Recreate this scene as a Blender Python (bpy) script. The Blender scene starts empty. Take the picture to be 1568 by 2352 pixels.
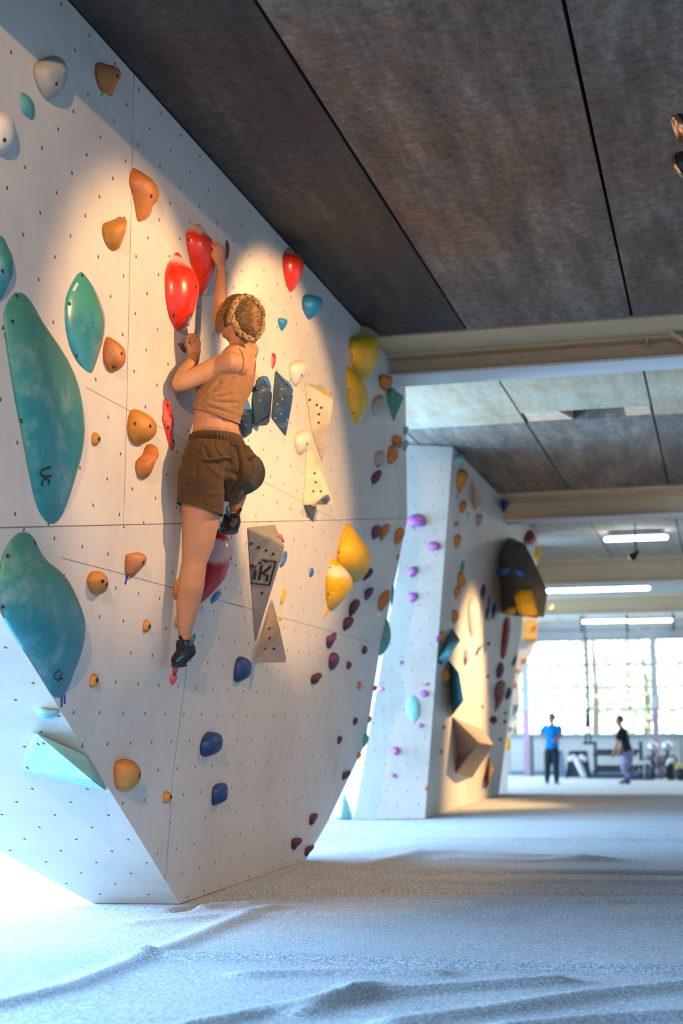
import bpy, bmesh, math, random
import numpy as np
from mathutils import Vector, Matrix, noise
from mathutils.bvhtree import BVHTree
random.seed(7)
V = Vector
scene = bpy.context.scene
COL = scene.collection

# ------------------------------------------------------------------ camera maths
FPX, CX, CY, CAM_H = 3300.0, 784.0, 1176.0, 0.925
YAW, PITCH, ROLL = 0.2544656844, 0.1495469510, -0.006
cf = V((-math.sin(YAW)*math.cos(PITCH), math.cos(YAW)*math.cos(PITCH), math.sin(PITCH)))
r0 = V((math.cos(YAW), math.sin(YAW), 0)); u0 = r0.cross(cf)
cr = r0*math.cos(ROLL) + u0*math.sin(ROLL)
cu = u0*math.cos(ROLL) - r0*math.sin(ROLL)
EYE = V((0, 0, CAM_H))

def proj(p):
    d = V(p) - EYE; z = d.dot(cf)
    return CX + FPX*d.dot(cr)/z, CY - FPX*d.dot(cu)/z
def ray(x, y):
    return cf + cr*((x-CX)/FPX) - cu*((y-CY)/FPX)
def hit(x, y, n, c):
    d = ray(x, y); n = V(n)
    return EYE + d*((c - n.dot(EYE))/n.dot(d))
def onX(x, y, X): return hit(x, y, (1, 0, 0), X)
def onY(x, y, Y): return hit(x, y, (0, 1, 0), Y)
def onZ(x, y, Z): return hit(x, y, (0, 0, 1), Z)
def pxm(p):
    return FPX/((V(p)-EYE).dot(cf))

# traced outlines are read off enlarged views: key -> (origin x, origin y, enlargement)
ZM = {'A': (0,0,3.0154), 'B': (0,480,3.0154), 'C': (0,900,3.0154), 'D': (0,1380,3.0154),
      'E': (300,480,3.7333), 'F': (300,800,3.7333), 'G': (300,1150,3.7333), 'I': (620,700,4.6118),
      'J': (520,1150,3.5636), 'K': (640,1600,4.9), 'M': (880,960,4.1263), 'N': (860,1380,4.1263),
      'Q': (960,1360,5.2267), 'R': (1140,1180,3.6636), 'S': (1140,1380,3.6636), 'X': (0,0,1),
      'H1': (400,480,6.5333), 'H2': (360,740,5.6), 'H3': (360,960,5.6), 'H4': (360,1140,6.5333), 'H5': (360,1400,11.2), 'HD': (480,660,11.2)}
def zp(k, x, y):
    o = ZM[k]; return (o[0]+x/o[2], o[1]+y/o[2])

# ------------------------------------------------------------------ object helpers
def mesh_obj(name, verts, faces, mat=None, parent=None, smooth=False, mats=None, fmat=None):
    me = bpy.data.meshes.new(name)
    me.from_pydata([tuple(v) for v in verts], [], faces)
    return finish(name, me, mat, parent, smooth, mats, fmat)
def finish(name, me, mat=None, parent=None, smooth=False, mats=None, fmat=None):
    for m in (mats or ([mat] if mat else [])): me.materials.append(m)
    if fmat:
        for p, i in zip(me.polygons, fmat): p.material_index = i
    if smooth:
        for p in me.polygons: p.use_smooth = True
    me.update()
    o = bpy.data.objects.new(name, me); COL.objects.link(o)
    if parent: o.parent = parent
    return o
def bm_obj(name, bm, mat=None, parent=None, smooth=False, mats=None):
    me = bpy.data.meshes.new(name)
    bmesh.ops.recalc_face_normals(bm, faces=bm.faces)
    bm.to_mesh(me); bm.free()
    return finish(name, me, mat, parent, smooth, mats)
def tag(o, label, cat, group=None):
    o['label'] = label; o['category'] = cat
    if group: o['group'] = group
    return o
def struct(o, label=None):
    o['kind'] = 'structure'
    if label: o['label'] = label
    return o
def empty(name, loc):
    o = bpy.data.objects.new(name, None); o.location = loc; o.empty_display_size = .1
    COL.objects.link(o); return o
def child(o, root):
    o.parent = root; o.matrix_parent_inverse = Matrix.Translation(-V(root.location)); return o
def bx(bm, c, s, rot=None):
    m = Matrix.Translation(c)
    if rot is not None: m = m @ rot
    r = bmesh.ops.create_cube(bm, size=1, matrix=m @ Matrix.Diagonal((s[0], s[1], s[2], 1)))
    return r['verts']
def box(name, c, s, mat, parent=None, rot=None, bevel=0):
    bm = bmesh.new(); bx(bm, V(c), s, rot)
    if bevel: bmesh.ops.bevel(bm, geom=bm.edges[:], offset=bevel, segments=2, affect='EDGES')
    return bm_obj(name, bm, mat, parent)
def frame_of(d):
    d = d.normalized(); a = V((0,0,1)) if abs(d.z) < .9 else V((1,0,0))
    s = d.cross(a).normalized(); return s, s.cross(d).normalized()
def loft(bm, rings, cap=True, closed=False):
    vs = [[bm.verts.new(p) for p in r] for r in rings]
    n = len(rings[0])
    for i in range(len(vs)-1 + (1 if closed else 0)):
        a, b = vs[i], vs[(i+1) % len(vs)]
        for j in range(n):
            bm.faces.new((a[j], a[(j+1)%n], b[(j+1)%n], b[j]))
    if cap and not closed:
        bm.faces.new(vs[0][::-1]); bm.faces.new(vs[-1])
    return vs
def tube(bm, pts, rad, n=12, flat=1.0, up=None, cap=True, roundcap=True):
    """swept tube through pts with a radius per point; flat squeezes it along `up`"""
    pts = [V(p) for p in pts]
    if not isinstance(rad, (list, tuple)): rad = [rad]*len(pts)
    if roundcap:
        d0 = (pts[0]-pts[1]).normalized(); d1 = (pts[-1]-pts[-2]).normalized()
        P = [pts[0]+d0*rad[0]*.95, pts[0]+d0*rad[0]*.7] + pts + [pts[-1]+d1*rad[-1]*.7, pts[-1]+d1*rad[-1]*.95]
        R = [rad[0]*.25, rad[0]*.72] + list(rad) + [rad[-1]*.72, rad[-1]*.25]
    else: P, R = pts, list(rad)
    rings = []; s = None
    for i, p in enumerate(P):
        d = (P[min(i+1, len(P)-1)] - P[max(i-1, 0)]).normalized()
        if up is not None:
            w = (up - d*up.dot(d)).normalized(); s = d.cross(w)
        elif s is None: s, w = frame_of(d)
        else:
            s = (s - d*s.dot(d)).normalized(); w = s.cross(d)
        rings.append([p + s*math.cos(t)*R[i] + w*math.sin(t)*R[i]*flat for t in [2*math.pi*k/n for k in range(n)]])
    loft(bm, rings, cap)
def catmull(pts, m=6):
    pts = [V(p) for p in pts]; out = []
    for i in range(len(pts)-1):
        p0 = pts[max(i-1,0)]; p1 = pts[i]; p2 = pts[i+1]; p3 = pts[min(i+2, len(pts)-1)]
        for k in range(m):
            t = k/m
            out.append(.5*((2*p1)+(p2-p0)*t+(2*p0-5*p1+4*p2-p3)*t*t+(3*p1-p0-3*p2+p3)*t**3))
    out.append(pts[-1]); return out
def lerp(a, b, t): return a+(b-a)*t

# ------------------------------------------------------------------ materials
def newmat(name):
    m = bpy.data.materials.new(name); m.use_nodes = True
    nt = m.node_tree; b = nt.nodes['Principled BSDF']
    return m, nt, b
def N(nt, t, **kw):
    n = nt.nodes.new(t)
    for k, v in kw.items(): setattr(n, k, v)
    return n
def L(nt, a, b): nt.links.new(a, b)
def math_n(nt, op, a, b=None, c=None):
    n = N(nt, 'ShaderNodeMath', operation=op)
    for i, v in enumerate((a, b, c)):
        if v is None: continue
        if isinstance(v, (int, float)): n.inputs[i].default_value = v
        else: L(nt, v, n.inputs[i])
    return n.outputs[0]
def mixc(nt, f, a, b, mode='MIX'):
    n = N(nt, 'ShaderNodeMix', data_type='RGBA', blend_type=mode)
    for i, v in ((0, f), (6, a), (7, b)):
        if isinstance(v, (int, float)): n.inputs[i].default_value = v
        elif isinstance(v, (tuple, list)): n.inputs[i].default_value = (*v[:3], 1)
        else: L(nt, v, n.inputs[i])
    return n.outputs[2]
def ramp(nt, f, stops):
    n = N(nt, 'ShaderNodeValToRGB'); e = n.color_ramp.elements
    e[0].position, e[0].color = stops[0][0], (*stops[0][1], 1)
    e[1].position, e[1].color = stops[-1][0], (*stops[-1][1], 1)
    for p, c in stops[1:-1]:
        x = e.new(p); x.color = (*c, 1)
    L(nt, f, n.inputs[0]); return n.outputs[0]
def noise_n(nt, vec, scale, detail=4, rough=.55, out=0):
    n = N(nt, 'ShaderNodeTexNoise'); n.inputs['Scale'].default_value = scale
    n.inputs['Detail'].default_value = detail; n.inputs['Roughness'].default_value = rough
    if vec is not None: L(nt, vec, n.inputs['Vector'])
    return n.outputs[out]
def coords(nt, kind='Object', scale=(1,1,1)):
    c = N(nt, 'ShaderNodeTexCoord'); m = N(nt, 'ShaderNodeMapping')
    m.inputs['Scale'].default_value = scale
    L(nt, c.outputs[kind], m.inputs['Vector']); return m.outputs[0]
def bump(nt, b, h, strength=.3, dist=.01):
    n = N(nt, 'ShaderNodeBump'); n.inputs['Strength'].default_value = strength
    n.inputs['Distance'].default_value = dist
    L(nt, h, n.inputs['Height']); L(nt, n.outputs[0], b.inputs['Normal'])
def plain(name, col, rough=.5, metal=0, var=.12, scale=25, bump_s=0.0, spec=.5, emit=None, coat=0):
    m, nt, b = newmat(name)
    v = coords(nt); f = noise_n(nt, v, scale)
    lo = tuple(c*(1-var) for c in col); hi = tuple(min(1, c*(1+var)) for c in col)
    L(nt, ramp(nt, f, [(.3, lo), (.7, hi)]), b.inputs['Base Color'])
    b.inputs['Roughness'].default_value = rough; b.inputs['Metallic'].default_value = metal
    b.inputs['Specular IOR Level'].default_value = spec
    if coat: b.inputs['Coat Weight'].default_value = coat; b.inputs['Coat Roughness'].default_value = .12
    if bump_s: bump(nt, b, noise_n(nt, v, scale*6), bump_s, .003)
    if emit:
        b.inputs['Emission Color'].default_value = (*emit[0], 1); b.inputs['Emission Strength'].default_value = emit[1]
    return m
def hold_mat(name, col, rough=.55, chalk=.25, band=None, grain=.15, coat=0, second=None):
    """resin hold: mottled colour, sanded grain, worn chalk; band = (lo, hi) chalked zone along the height of the hold"""
    m, nt, b = newmat(name)
    v = coords(nt)
    f = noise_n(nt, v, 14, 5)
    c = ramp(nt, f, [(.3, tuple(x*.82 for x in col)), (.7, tuple(min(1, x*1.12) for x in col))])
    if second:
        g = N(nt, 'ShaderNodeTexCoord'); s = N(nt, 'ShaderNodeSeparateXYZ'); L(nt, g.outputs['Generated'], s.inputs[0])
        z = math_n(nt, 'ADD', s.outputs[2], math_n(nt, 'MULTIPLY', math_n(nt, 'SUBTRACT', f, .5), .5))
        mr = N(nt, 'ShaderNodeMapRange'); L(nt, z, mr.inputs[0]); mr.inputs[1].default_value = second[1]; mr.inputs[2].default_value = second[2]
        mr.interpolation_type = 'SMOOTHSTEP'
        c = mixc(nt, mr.outputs[0], c, second[0])
    k = noise_n(nt, v, 9, 8, .7)
    mr = N(nt, 'ShaderNodeMapRange'); L(nt, k, mr.inputs[0]); mr.inputs[1].default_value = .5; mr.inputs[2].default_value = .8
    fac = math_n(nt, 'MULTIPLY', mr.outputs[0], chalk)
    if band:
        g = N(nt, 'ShaderNodeTexCoord'); s = N(nt, 'ShaderNodeSeparateXYZ'); L(nt, g.outputs['Generated'], s.inputs[0])
        z = math_n(nt, 'ADD', s.outputs[2], math_n(nt, 'MULTIPLY', math_n(nt, 'SUBTRACT', k, .5), .25))
        up = N(nt, 'ShaderNodeMapRange', interpolation_type='SMOOTHSTEP'); L(nt, z, up.inputs[0]); up.inputs[1].default_value = band[0]-.05; up.inputs[2].default_value = band[0]+.06
        dn = N(nt, 'ShaderNodeMapRange', interpolation_type='SMOOTHSTEP'); L(nt, z, dn.inputs[0]); dn.inputs[1].default_value = band[1]-.02; dn.inputs[2].default_value = band[1]+.02
        bb = math_n(nt, 'MULTIPLY', up.outputs[0], math_n(nt, 'SUBTRACT', 1, dn.outputs[0]))
        fac = math_n(nt, 'MAXIMUM', fac, math_n(nt, 'MULTIPLY', bb, .62))
    c = mixc(nt, fac, c, (.78, .74, .68))
    L(nt, c, b.inputs['Base Color'])
    L(nt, math_n(nt, 'ADD', math_n(nt, 'MULTIPLY', fac, .35), rough), b.inputs['Roughness'])
    if coat: b.inputs['Coat Weight'].default_value = coat; b.inputs['Coat Roughness'].default_value = .15
    if grain: bump(nt, b, noise_n(nt, v, 160, 3), grain, .004)
    return m
DAY_R, EXPO = 31, 0.12
DAY_COL = (.33,.60,1.0)
# ------------------------------------------------------------------ setting materials
def wall_mat(name, col=(.66,.615,.545), holes=True, dirt=.5):
    m, nt, b = newmat(name)
    o = coords(nt, 'Object', (9, 9, 1.1)); o2 = coords(nt)
    st = noise_n(nt, o, 1.6, 6, .65); bl = noise_n(nt, o2, 1.3, 5, .6); fine = noise_n(nt, o2, 45, 4, .7)
    d = math_n(nt, 'ADD', math_n(nt, 'MULTIPLY', st, .28), math_n(nt, 'MULTIPLY', bl, .72))
    c = ramp(nt, d, [(.32, tuple(x*(1-.30*dirt) for x in col)), (.5, col), (.72, tuple(min(1, x*1.10) for x in col))])
    mr = N(nt, 'ShaderNodeMapRange'); L(nt, fine, mr.inputs[0]); mr.inputs[1].default_value = .62; mr.inputs[2].default_value = .78
    c = mixc(nt, math_n(nt, 'MULTIPLY', mr.outputs[0], .35*dirt), c, tuple(x*.45 for x in col))
    # pale scuffs of chalk and dark rub marks
    sc = noise_n(nt, o2, 5.5, 8, .72)
    m2 = N(nt, 'ShaderNodeMapRange'); L(nt, sc, m2.inputs[0]); m2.inputs[1].default_value = .66; m2.inputs[2].default_value = .8
    c = mixc(nt, math_n(nt, 'MULTIPLY', m2.outputs[0], .3), c, (.85,.85,.84))
    if holes:
        uv = N(nt, 'ShaderNodeUVMap', uv_map='UVMap'); s = N(nt, 'ShaderNodeSeparateXYZ'); L(nt, uv.outputs[0], s.inputs[0])
        vr = math_n(nt, 'ADD', s.outputs[1], .5); row = math_n(nt, 'FLOOR', vr)
        cv = math_n(nt, 'SUBTRACT', math_n(nt, 'FRACT', vr), .5)
        par = math_n(nt, 'MULTIPLY', math_n(nt, 'FLOORED_MODULO', row, 2.0), .5)
        ur = math_n(nt, 'ADD', math_n(nt, 'ADD', s.outputs[0], .5), par)
        cu_ = math_n(nt, 'SUBTRACT', math_n(nt, 'FRACT', ur), .5)
        x = math_n(nt, 'MULTIPLY', cu_, .28); y = math_n(nt, 'MULTIPLY', cv, .14)
        dist = math_n(nt, 'SQRT', math_n(nt, 'ADD', math_n(nt, 'POWER', x, 2.0), math_n(nt, 'POWER', y, 2.0)))
        hole = math_n(nt, 'LESS_THAN', dist, .0085)
        # the insert's bright rim, seen inside the drilled hole
        cc = N(nt, 'ShaderNodeCombineXYZ'); L(nt, math_n(nt, 'FLOOR', ur), cc.inputs[0]); L(nt, row, cc.inputs[1])
        wn = N(nt, 'ShaderNodeTexWhiteNoise', noise_dimensions='2D'); L(nt, cc.outputs[0], wn.inputs[0])
        keep = math_n(nt, 'GREATER_THAN', wn.outputs[0], .04)
        x2 = math_n(nt, 'ADD', x, .004); y2 = math_n(nt, 'SUBTRACT', y, .001)
        d2 = math_n(nt, 'SQRT', math_n(nt, 'ADD', math_n(nt, 'POWER', x2, 2.0), math_n(nt, 'POWER', y2, 2.0)))
        inner = math_n(nt, 'LESS_THAN', d2, .0042)
        c = mixc(nt, math_n(nt, 'MULTIPLY', hole, keep), c, (.035,.032,.03))
        c = mixc(nt, math_n(nt, 'MULTIPLY', math_n(nt, 'MULTIPLY', inner, keep), .55), c, (.5,.48,.45))
    L(nt, c, b.inputs['Base Color']); b.inputs['Roughness'].default_value = .55
    b.inputs['Specular IOR Level'].default_value = .35
    bump(nt, b, noise_n(nt, o2, 120, 3), .08, .002)
    return m
M_WALL = wall_mat('painted_plywood')
M_SEAM = plain('seam_shadow_gap', (.16,.15,.14), .9)

def floor_mat():
    m, nt, b = newmat('fleece_mat_cover')
    o = coords(nt)
    big = noise_n(nt, o, 1.2, 5, .6); sp = noise_n(nt, o, 85, 3, .8); sp2 = noise_n(nt, o, 230, 2, .8)
    mixv = math_n(nt, 'ADD', math_n(nt, 'MULTIPLY', sp, .6), math_n(nt, 'MULTIPLY', sp2, .4))
    c = ramp(nt, mixv, [(.38, (.02,.045,.07)), (.47, (.20,.265,.31)), (.53, (.42,.475,.50)), (.61, (.84,.88,.90))])
    c = mixc(nt, .25, c, ramp(nt, big, [(.3, (.31,.36,.39)), (.7, (.57,.60,.61))]))
    L(nt, c, b.inputs['Base Color']); b.inputs['Roughness'].default_value = .95
    b.inputs['Specular IOR Level'].default_value = .15
    b.inputs['Sheen Weight'].default_value = .15
    bump(nt, b, mixv, .55, .004)
    return m
M_FLOOR = floor_mat()
def concrete(name, a, bcol, c3):
    m, nt, b = newmat(name)
    o = coords(nt); st = coords(nt, 'Object', (3.2, .45, 1))
    n1 = noise_n(nt, st, 1.6, 8, .68); n2 = noise_n(nt, o, 14, 8, .75); n3 = noise_n(nt, o, 2.1, 4)
    d = math_n(nt, 'ADD', math_n(nt, 'MULTIPLY', n1, .55), math_n(nt, 'MULTIPLY', n2, .45))
    c = ramp(nt, d, [(.37, a), (.52, bcol), (.64, c3)])
    warm = N(nt, 'ShaderNodeMapRange'); L(nt, n3, warm.inputs[0]); warm.inputs[1].default_value = .4; warm.inputs[2].default_value = .65
    c = mixc(nt, math_n(nt, 'MULTIPLY', warm.outputs[0], .8), c, (1.0,.78,.62), 'MULTIPLY')
    pit = N(nt, 'ShaderNodeMapRange'); L(nt, noise_n(nt, coords(nt, 'Object', (1, 2.4, 1)), 24, 3, .6), pit.inputs[0]); pit.inputs[1].default_value = .655; pit.inputs[2].default_value = .69
    c = mixc(nt, math_n(nt, 'MULTIPLY', pit.outputs[0], .8), c, (.05,.045,.04))
    L(nt, c, b.inputs['Base Color']); b.inputs['Roughness'].default_value = .85
    bump(nt, b, n2, .35, .01)
    return m
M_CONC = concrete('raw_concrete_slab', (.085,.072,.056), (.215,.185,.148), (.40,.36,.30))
M_CONC_LIT = concrete('daylight_toned_concrete', (.34,.275,.175), (.50,.42,.285), (.64,.55,.39))  # paler copy of the slab concrete; daylight on the near row painted in
M_CONC_SHADE = concrete('shade_toned_concrete', (.045,.041,.038), (.085,.077,.068), (.16,.148,.132))  # darker copy for one plank; shade beside the wall painted into its colour
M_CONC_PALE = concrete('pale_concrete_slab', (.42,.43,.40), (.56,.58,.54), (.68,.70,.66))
M_BEAM = plain('taupe_painted_steel', (.70,.51,.30), .5, 0, .06, 3)
M_BEAM_PALE = plain('cream_painted_steel', (.88,.76,.54), .5, 0, .05, 3)
M_DARK = plain('dark_void', (.03,.03,.03), .9)
M_GREY = plain('grey_painted_steel', (.42,.44,.45), .5)
M_PINK = plain('mauve_painted_steel', (.50,.30,.40), .5)
M_PANEL = plain('pale_blue_panel', (.60,.60,.58), .6, 0, .05, 2)
M_WHITE = plain('white_paint', (.75,.75,.74), .6, 0, .04, 4)
M_WOOD = plain('pale_timber', (.62,.44,.29), .7, 0, .2, 9)
M_GYMFLOOR = plain('pale_rubber_floor', (.66,.68,.70), .7, 0, .05, 3)

# ------------------------------------------------------------------ mat floor with real folds
CREASES = [  # traced fold lines on the mat: (points, height, width, shift of the shaded side)
    ([(-40,2312),(60,2290),(150,2266),(300,2210),(420,2163),(520,2118),(620,2083)], .020, .055),
    ([(330,2198),(520,2203),(800,2210),(1100,2221),(1600,2234)], .034, .06),
    ([(420,2362),(600,2326),(760,2300),(830,2281),(1000,2271),(1280,2252)], .026, .05),
    ([(690,2330),(800,2292),(840,2262)], .022, .06),
    ([(900,2352),(1150,2318),(1350,2285),(1600,2262)], .026, .06),
    ([(1150,2365),(1400,2340),(1600,2330)], .026, .05),
    ([(560,2240),(780,2232),(1000,2236)], .018, .06),
    ([(300,2120),(520,2100),(800,2098),(1100,2104),(1568,2108)], .014, .08),
    ([(462,2084),(520,2070),(570,2055),(640,2030),(700,1995)], .022, .05),
    ([(500,2066),(620,2040),(700,2034),(800,2046),(1000,2040),(1250,2036)], .014, .05),
    ([(690,2012),(800,2018),(950,2022),(1100,2030),(1300,2026),(1568,2028)], .022, .05),
    ([(560,2075),(700,2062),(900,2068),(1100,2074),(1400,2072)], .018, .06),
    ([(640,2050),(760,2030),(900,2032)], .02, .05),
    ([(860,1990),(920,1972),(960,1958),(1060,1959),(1200,1968),(1380,1975)], .030, .12),
    ([(1040,1972),(1200,1978),(1330,1976)], .018, .10),
    ([(740,1926),(900,1924),(1200,1927),(1600,1927)], .012, .12),
    ([(40,1996),(100,1990),(0,2008)], .012, .12),
    ([(820,1850),(1000,1862),(1250,1861),(1600,1858)], .02, .16),
    ([(1100,1838),(1300,1833),(1600,1833)], .02, .16),
]
GROOVES = [
    ([(120,2084),(180,2085),(300,2086),(395,2090)], .03, .035),
    ([(395,2090),(520,2068),(600,2052),(700,2043),(900,2047),(1200,2051),(1600,2051)], .035, .04),
    ([(700,1996),(900,2001),(1200,2002),(1600,2004)], .055, .085),
]
def seg_dist(P, a, b):
    ab = b-a; t = np.clip(((P-a)@ab)/(ab@ab), 0, 1)
    return np.linalg.norm(P-(a+t[:,None]*ab), axis=1)
def build_floor():
    xs = np.concatenate([np.linspace(-11,-6.6,12), np.arange(-6.4,1.6,.036), np.linspace(1.8,5,7)])
    ys = np.concatenate([np.linspace(-4,3.6,14), np.arange(3.8,10.6,.03), np.arange(10.6,13,.05), np.arange(13,20.61,.12), [20.7]])
    X, Y = np.meshgrid(xs, ys); P = np.stack([X.ravel(), Y.ravel()], 1)
    Zv = np.zeros(len(P))
    for table, sgn in ((CREASES, 1), (GROOVES, -1)):
        for pts, h, w in table:
            W = [np.array(onZ(x, y, 0)[:2]) for x, y in pts]
            best = np.full(len(P), 9e9)
            for a, b in zip(W, W[1:]):
                near = (P[:,0] > min(a[0],b[0])-.6)&(P[:,0] < max(a[0],b[0])+.6)&(P[:,1] > min(a[1],b[1])-.6)&(P[:,1] < max(a[1],b[1])+.6)
                if near.any(): best[near] = np.minimum(best[near], seg_dist(P[near], a, b))
            prof = np.exp(-(best/w)**2)
            Zv = Zv + sgn*h*prof if sgn > 0 else np.minimum(Zv, Zv - h*prof)
    und = np.array([noise.noise((p[0]*.9, p[1]*.9, 3.1))*.006 + noise.noise((p[0]*3.1, p[1]*3.1, 1.7))*.0025 for p in P])
    Zv = Zv + und*(P[:,1] > 3.7) - .004
    n, k = len(ys), len(xs)
    faces = [(i*k+j, i*k+j+1, (i+1)*k+j+1, (i+1)*k+j) for i in range(n-1) for j in range(k-1)]
    verts = [(p[0], p[1], z) for p, z in zip(P, Zv)]
    # front edge of the mat drops to the gym floor
    base = len(verts)
    verts += [(x, 20.74, -.5) for x in xs]
    faces += [((n-1)*k+j, (n-1)*k+j+1, base+j+1, base+j) for j in range(k-1)]
    o = mesh_obj('floor', verts, faces, M_FLOOR, smooth=True); struct(o)
build_floor()
o = mesh_obj('floor_gym', [(-11,20.6,-.5),(5,20.6,-.5),(5,44.2,-.5),(-11,44.2,-.5)], [(0,1,2,3)], M_GYMFLOOR); struct(o)

# ------------------------------------------------------------------ ceiling: concrete planks with open joints
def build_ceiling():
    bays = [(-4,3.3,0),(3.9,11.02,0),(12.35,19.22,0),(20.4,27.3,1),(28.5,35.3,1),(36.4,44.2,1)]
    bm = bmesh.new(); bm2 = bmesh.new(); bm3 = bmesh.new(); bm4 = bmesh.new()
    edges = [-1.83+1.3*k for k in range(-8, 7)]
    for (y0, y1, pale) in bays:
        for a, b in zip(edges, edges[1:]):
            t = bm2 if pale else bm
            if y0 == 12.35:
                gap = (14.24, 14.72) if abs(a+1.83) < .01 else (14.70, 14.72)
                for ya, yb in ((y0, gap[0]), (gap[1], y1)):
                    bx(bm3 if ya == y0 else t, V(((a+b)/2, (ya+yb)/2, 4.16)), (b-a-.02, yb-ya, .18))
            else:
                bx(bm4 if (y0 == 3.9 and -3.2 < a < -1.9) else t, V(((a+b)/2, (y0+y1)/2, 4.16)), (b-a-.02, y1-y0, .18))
    struct(bm_obj('ceiling', bm, M_CONC)); struct(bm_obj('ceiling_bay', bm3, M_CONC_LIT)); struct(bm_obj('ceiling_plank', bm4, M_CONC_SHADE)); struct(bm_obj('ceiling_gym', bm2, M_CONC_PALE))
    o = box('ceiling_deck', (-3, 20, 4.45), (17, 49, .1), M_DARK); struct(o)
build_ceiling()
# timber packing left in the open joint of the second bay
def hull_of(bm, pts):
    vs = [bm.verts.new(p) for p in pts]
    r = bmesh.ops.convex_hull(bm, input=vs)
    bmesh.ops.delete(bm, geom=[v for v in bm.verts if not v.link_faces], context='VERTS')
for (x0, x1, nm, lab) in ((-1.80,-1.46,'timber_block','reddish timber block at the left end of the open ceiling slot'), (-.80,-.55,'timber_block','reddish timber block at the right end of the open ceiling slot')):
    bm = bmesh.new()
    hull_of(bm, [(x0,14.25,4.08),(x1,14.25,4.08),(x0,14.71,4.08),(x1+.12*(x0<-1),14.71,4.08),(x0,14.25,4.22),(x1,14.25,4.22),(x0,14.71,4.22),(x1+.12*(x0<-1),14.71,4.22)])
    tag(bm_obj(nm, bm, plain('reddish_timber', (.72,.45,.28), .8, 0, .2, 12)), lab, 'timber block')

# ------------------------------------------------------------------ steel beams
def beam(Y, zb, zt, mat, label, haunch=False, ledge=.55):
    root = empty('roof_beam', (-3, Y+.2, zb)); tag(root, label, 'beam', 'steel roof beams')
    xa, xb = -11, 5; xc = (xa+xb)/2; w = xb-xa
    child(box('web', (xc, Y+.15, (zb+zt)/2), (w, .03, zt-zb), mat), root)
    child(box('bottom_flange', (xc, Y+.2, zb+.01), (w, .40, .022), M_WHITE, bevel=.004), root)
    child(box('top_flange', (xc, Y-ledge+.72, zt+.012), (w, 1.45, .024), mat), root)
    child(box('top_angle', (xc, Y+.05, zt-.012), (w, .16, .02), mat), root)
    if haunch:
        a = onY(1481, 738, Y+.02); b = onY(1600, 806, Y+.02)
        d = (b-a); ang = math.atan2(d.z, d.x)
        child(box('haunch_flange', (a+b)/2 + V((0, -.02, 0)), (d.length+.02, .22, .022), mat, rot=Matrix.Rotation(-ang, 4, 'Y')), root)
        child(box('stiffener_plate', (a + V((.012, .03, -.10))), (.014, .2, .20), mat), root)
    return root
beam(11.6, 3.875, 4.06, M_BEAM, 'nearest taupe steel roof beam beyond the climber with sloping haunch at right', True)
beam(19.75, 3.77, 4.06, M_BEAM, 'second taupe steel roof beam, meeting the far end of the second climbing block')
beam(27.8, 3.66, 4.06, M_BEAM_PALE, 'third roof beam, cream, above the first lit fluorescent tube')
beam(35.6, 3.66, 4.06, M_BEAM_PALE, 'farthest cream roof beam, just in front of the clerestory strip')
beam(3.35, 3.62, 4.06, M_BEAM, 'taupe steel roof beam overhead nearest the camera')

# ------------------------------------------------------------------ climbing blocks
K1 = V((-2.6, 4.5, 1.627)); K2 = V((-2.6, 12.3, 2.745)); B1 = V((-2.85, 7.46, 0))
nL = V((0.99251036, 0.01736785, -0.12091956)); cL = -2.69909037; upL = V((.12093, 0, .99266)).normalized()
upL = (upL - nL*upL.dot(nL)).normalized()
nF = V((0.08066095, -0.47388309, -0.87688576)); cF = -3.76505155
uF = (V((1,0,0)) - nF*nF.x).normalized(); vF = nF.cross(uF)
c2 = V((-3.0, 14.88, 0)); c2l = V((-3.6, 14.55, 0)); c2f = V((-3.04, 20.31, 0))
T2 = V((-2.79, 15.72, 4.06))
nR = (c2f-c2).cross(T2-c2).normalized(); nR = nR if nR.x > 0 else -nR; cR = nR.dot(c2)
nG = (c2-c2l).cross(T2-c2).normalized(); nG = nG if nG.y < 0 else -nG; cG = nG.dot(c2)
def kink_z(y): return 1.627 + (y-4.5)*.14334

class Plane:
    def __init__(s, n, c, u):
        s.n = V(n); s.c = c; s.u = (V(u)-s.n*V(u).dot(s.n)).normalized()
        s.v = s.u.cross(s.n); s.v = s.v if s.v.z > 0 else -s.v
    def at(s, x, y, h=0): return hit(x, y, s.n, s.c+h)
PU = Plane((1,0,0), -2.6, (0,1,0)); PL = Plane(nL, cL, (0,1,0)); PF = Plane(nF, cF, (1,0,0))
PR = Plane(nR, cR, (0,1,0)); PG = Plane(nG, cG, (1,0,0))
class MainFace:      # the big face of the first block: upright above the kink, leaning below it
    def pick(s, x, y):
        p = PU.at(x, y)
        return PU if p.z > kink_z(p.y) else PL
    def at(s, x, y, h=0): return s.pick(x, y).at(x, y, h)
PM = MainFace()

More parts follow.
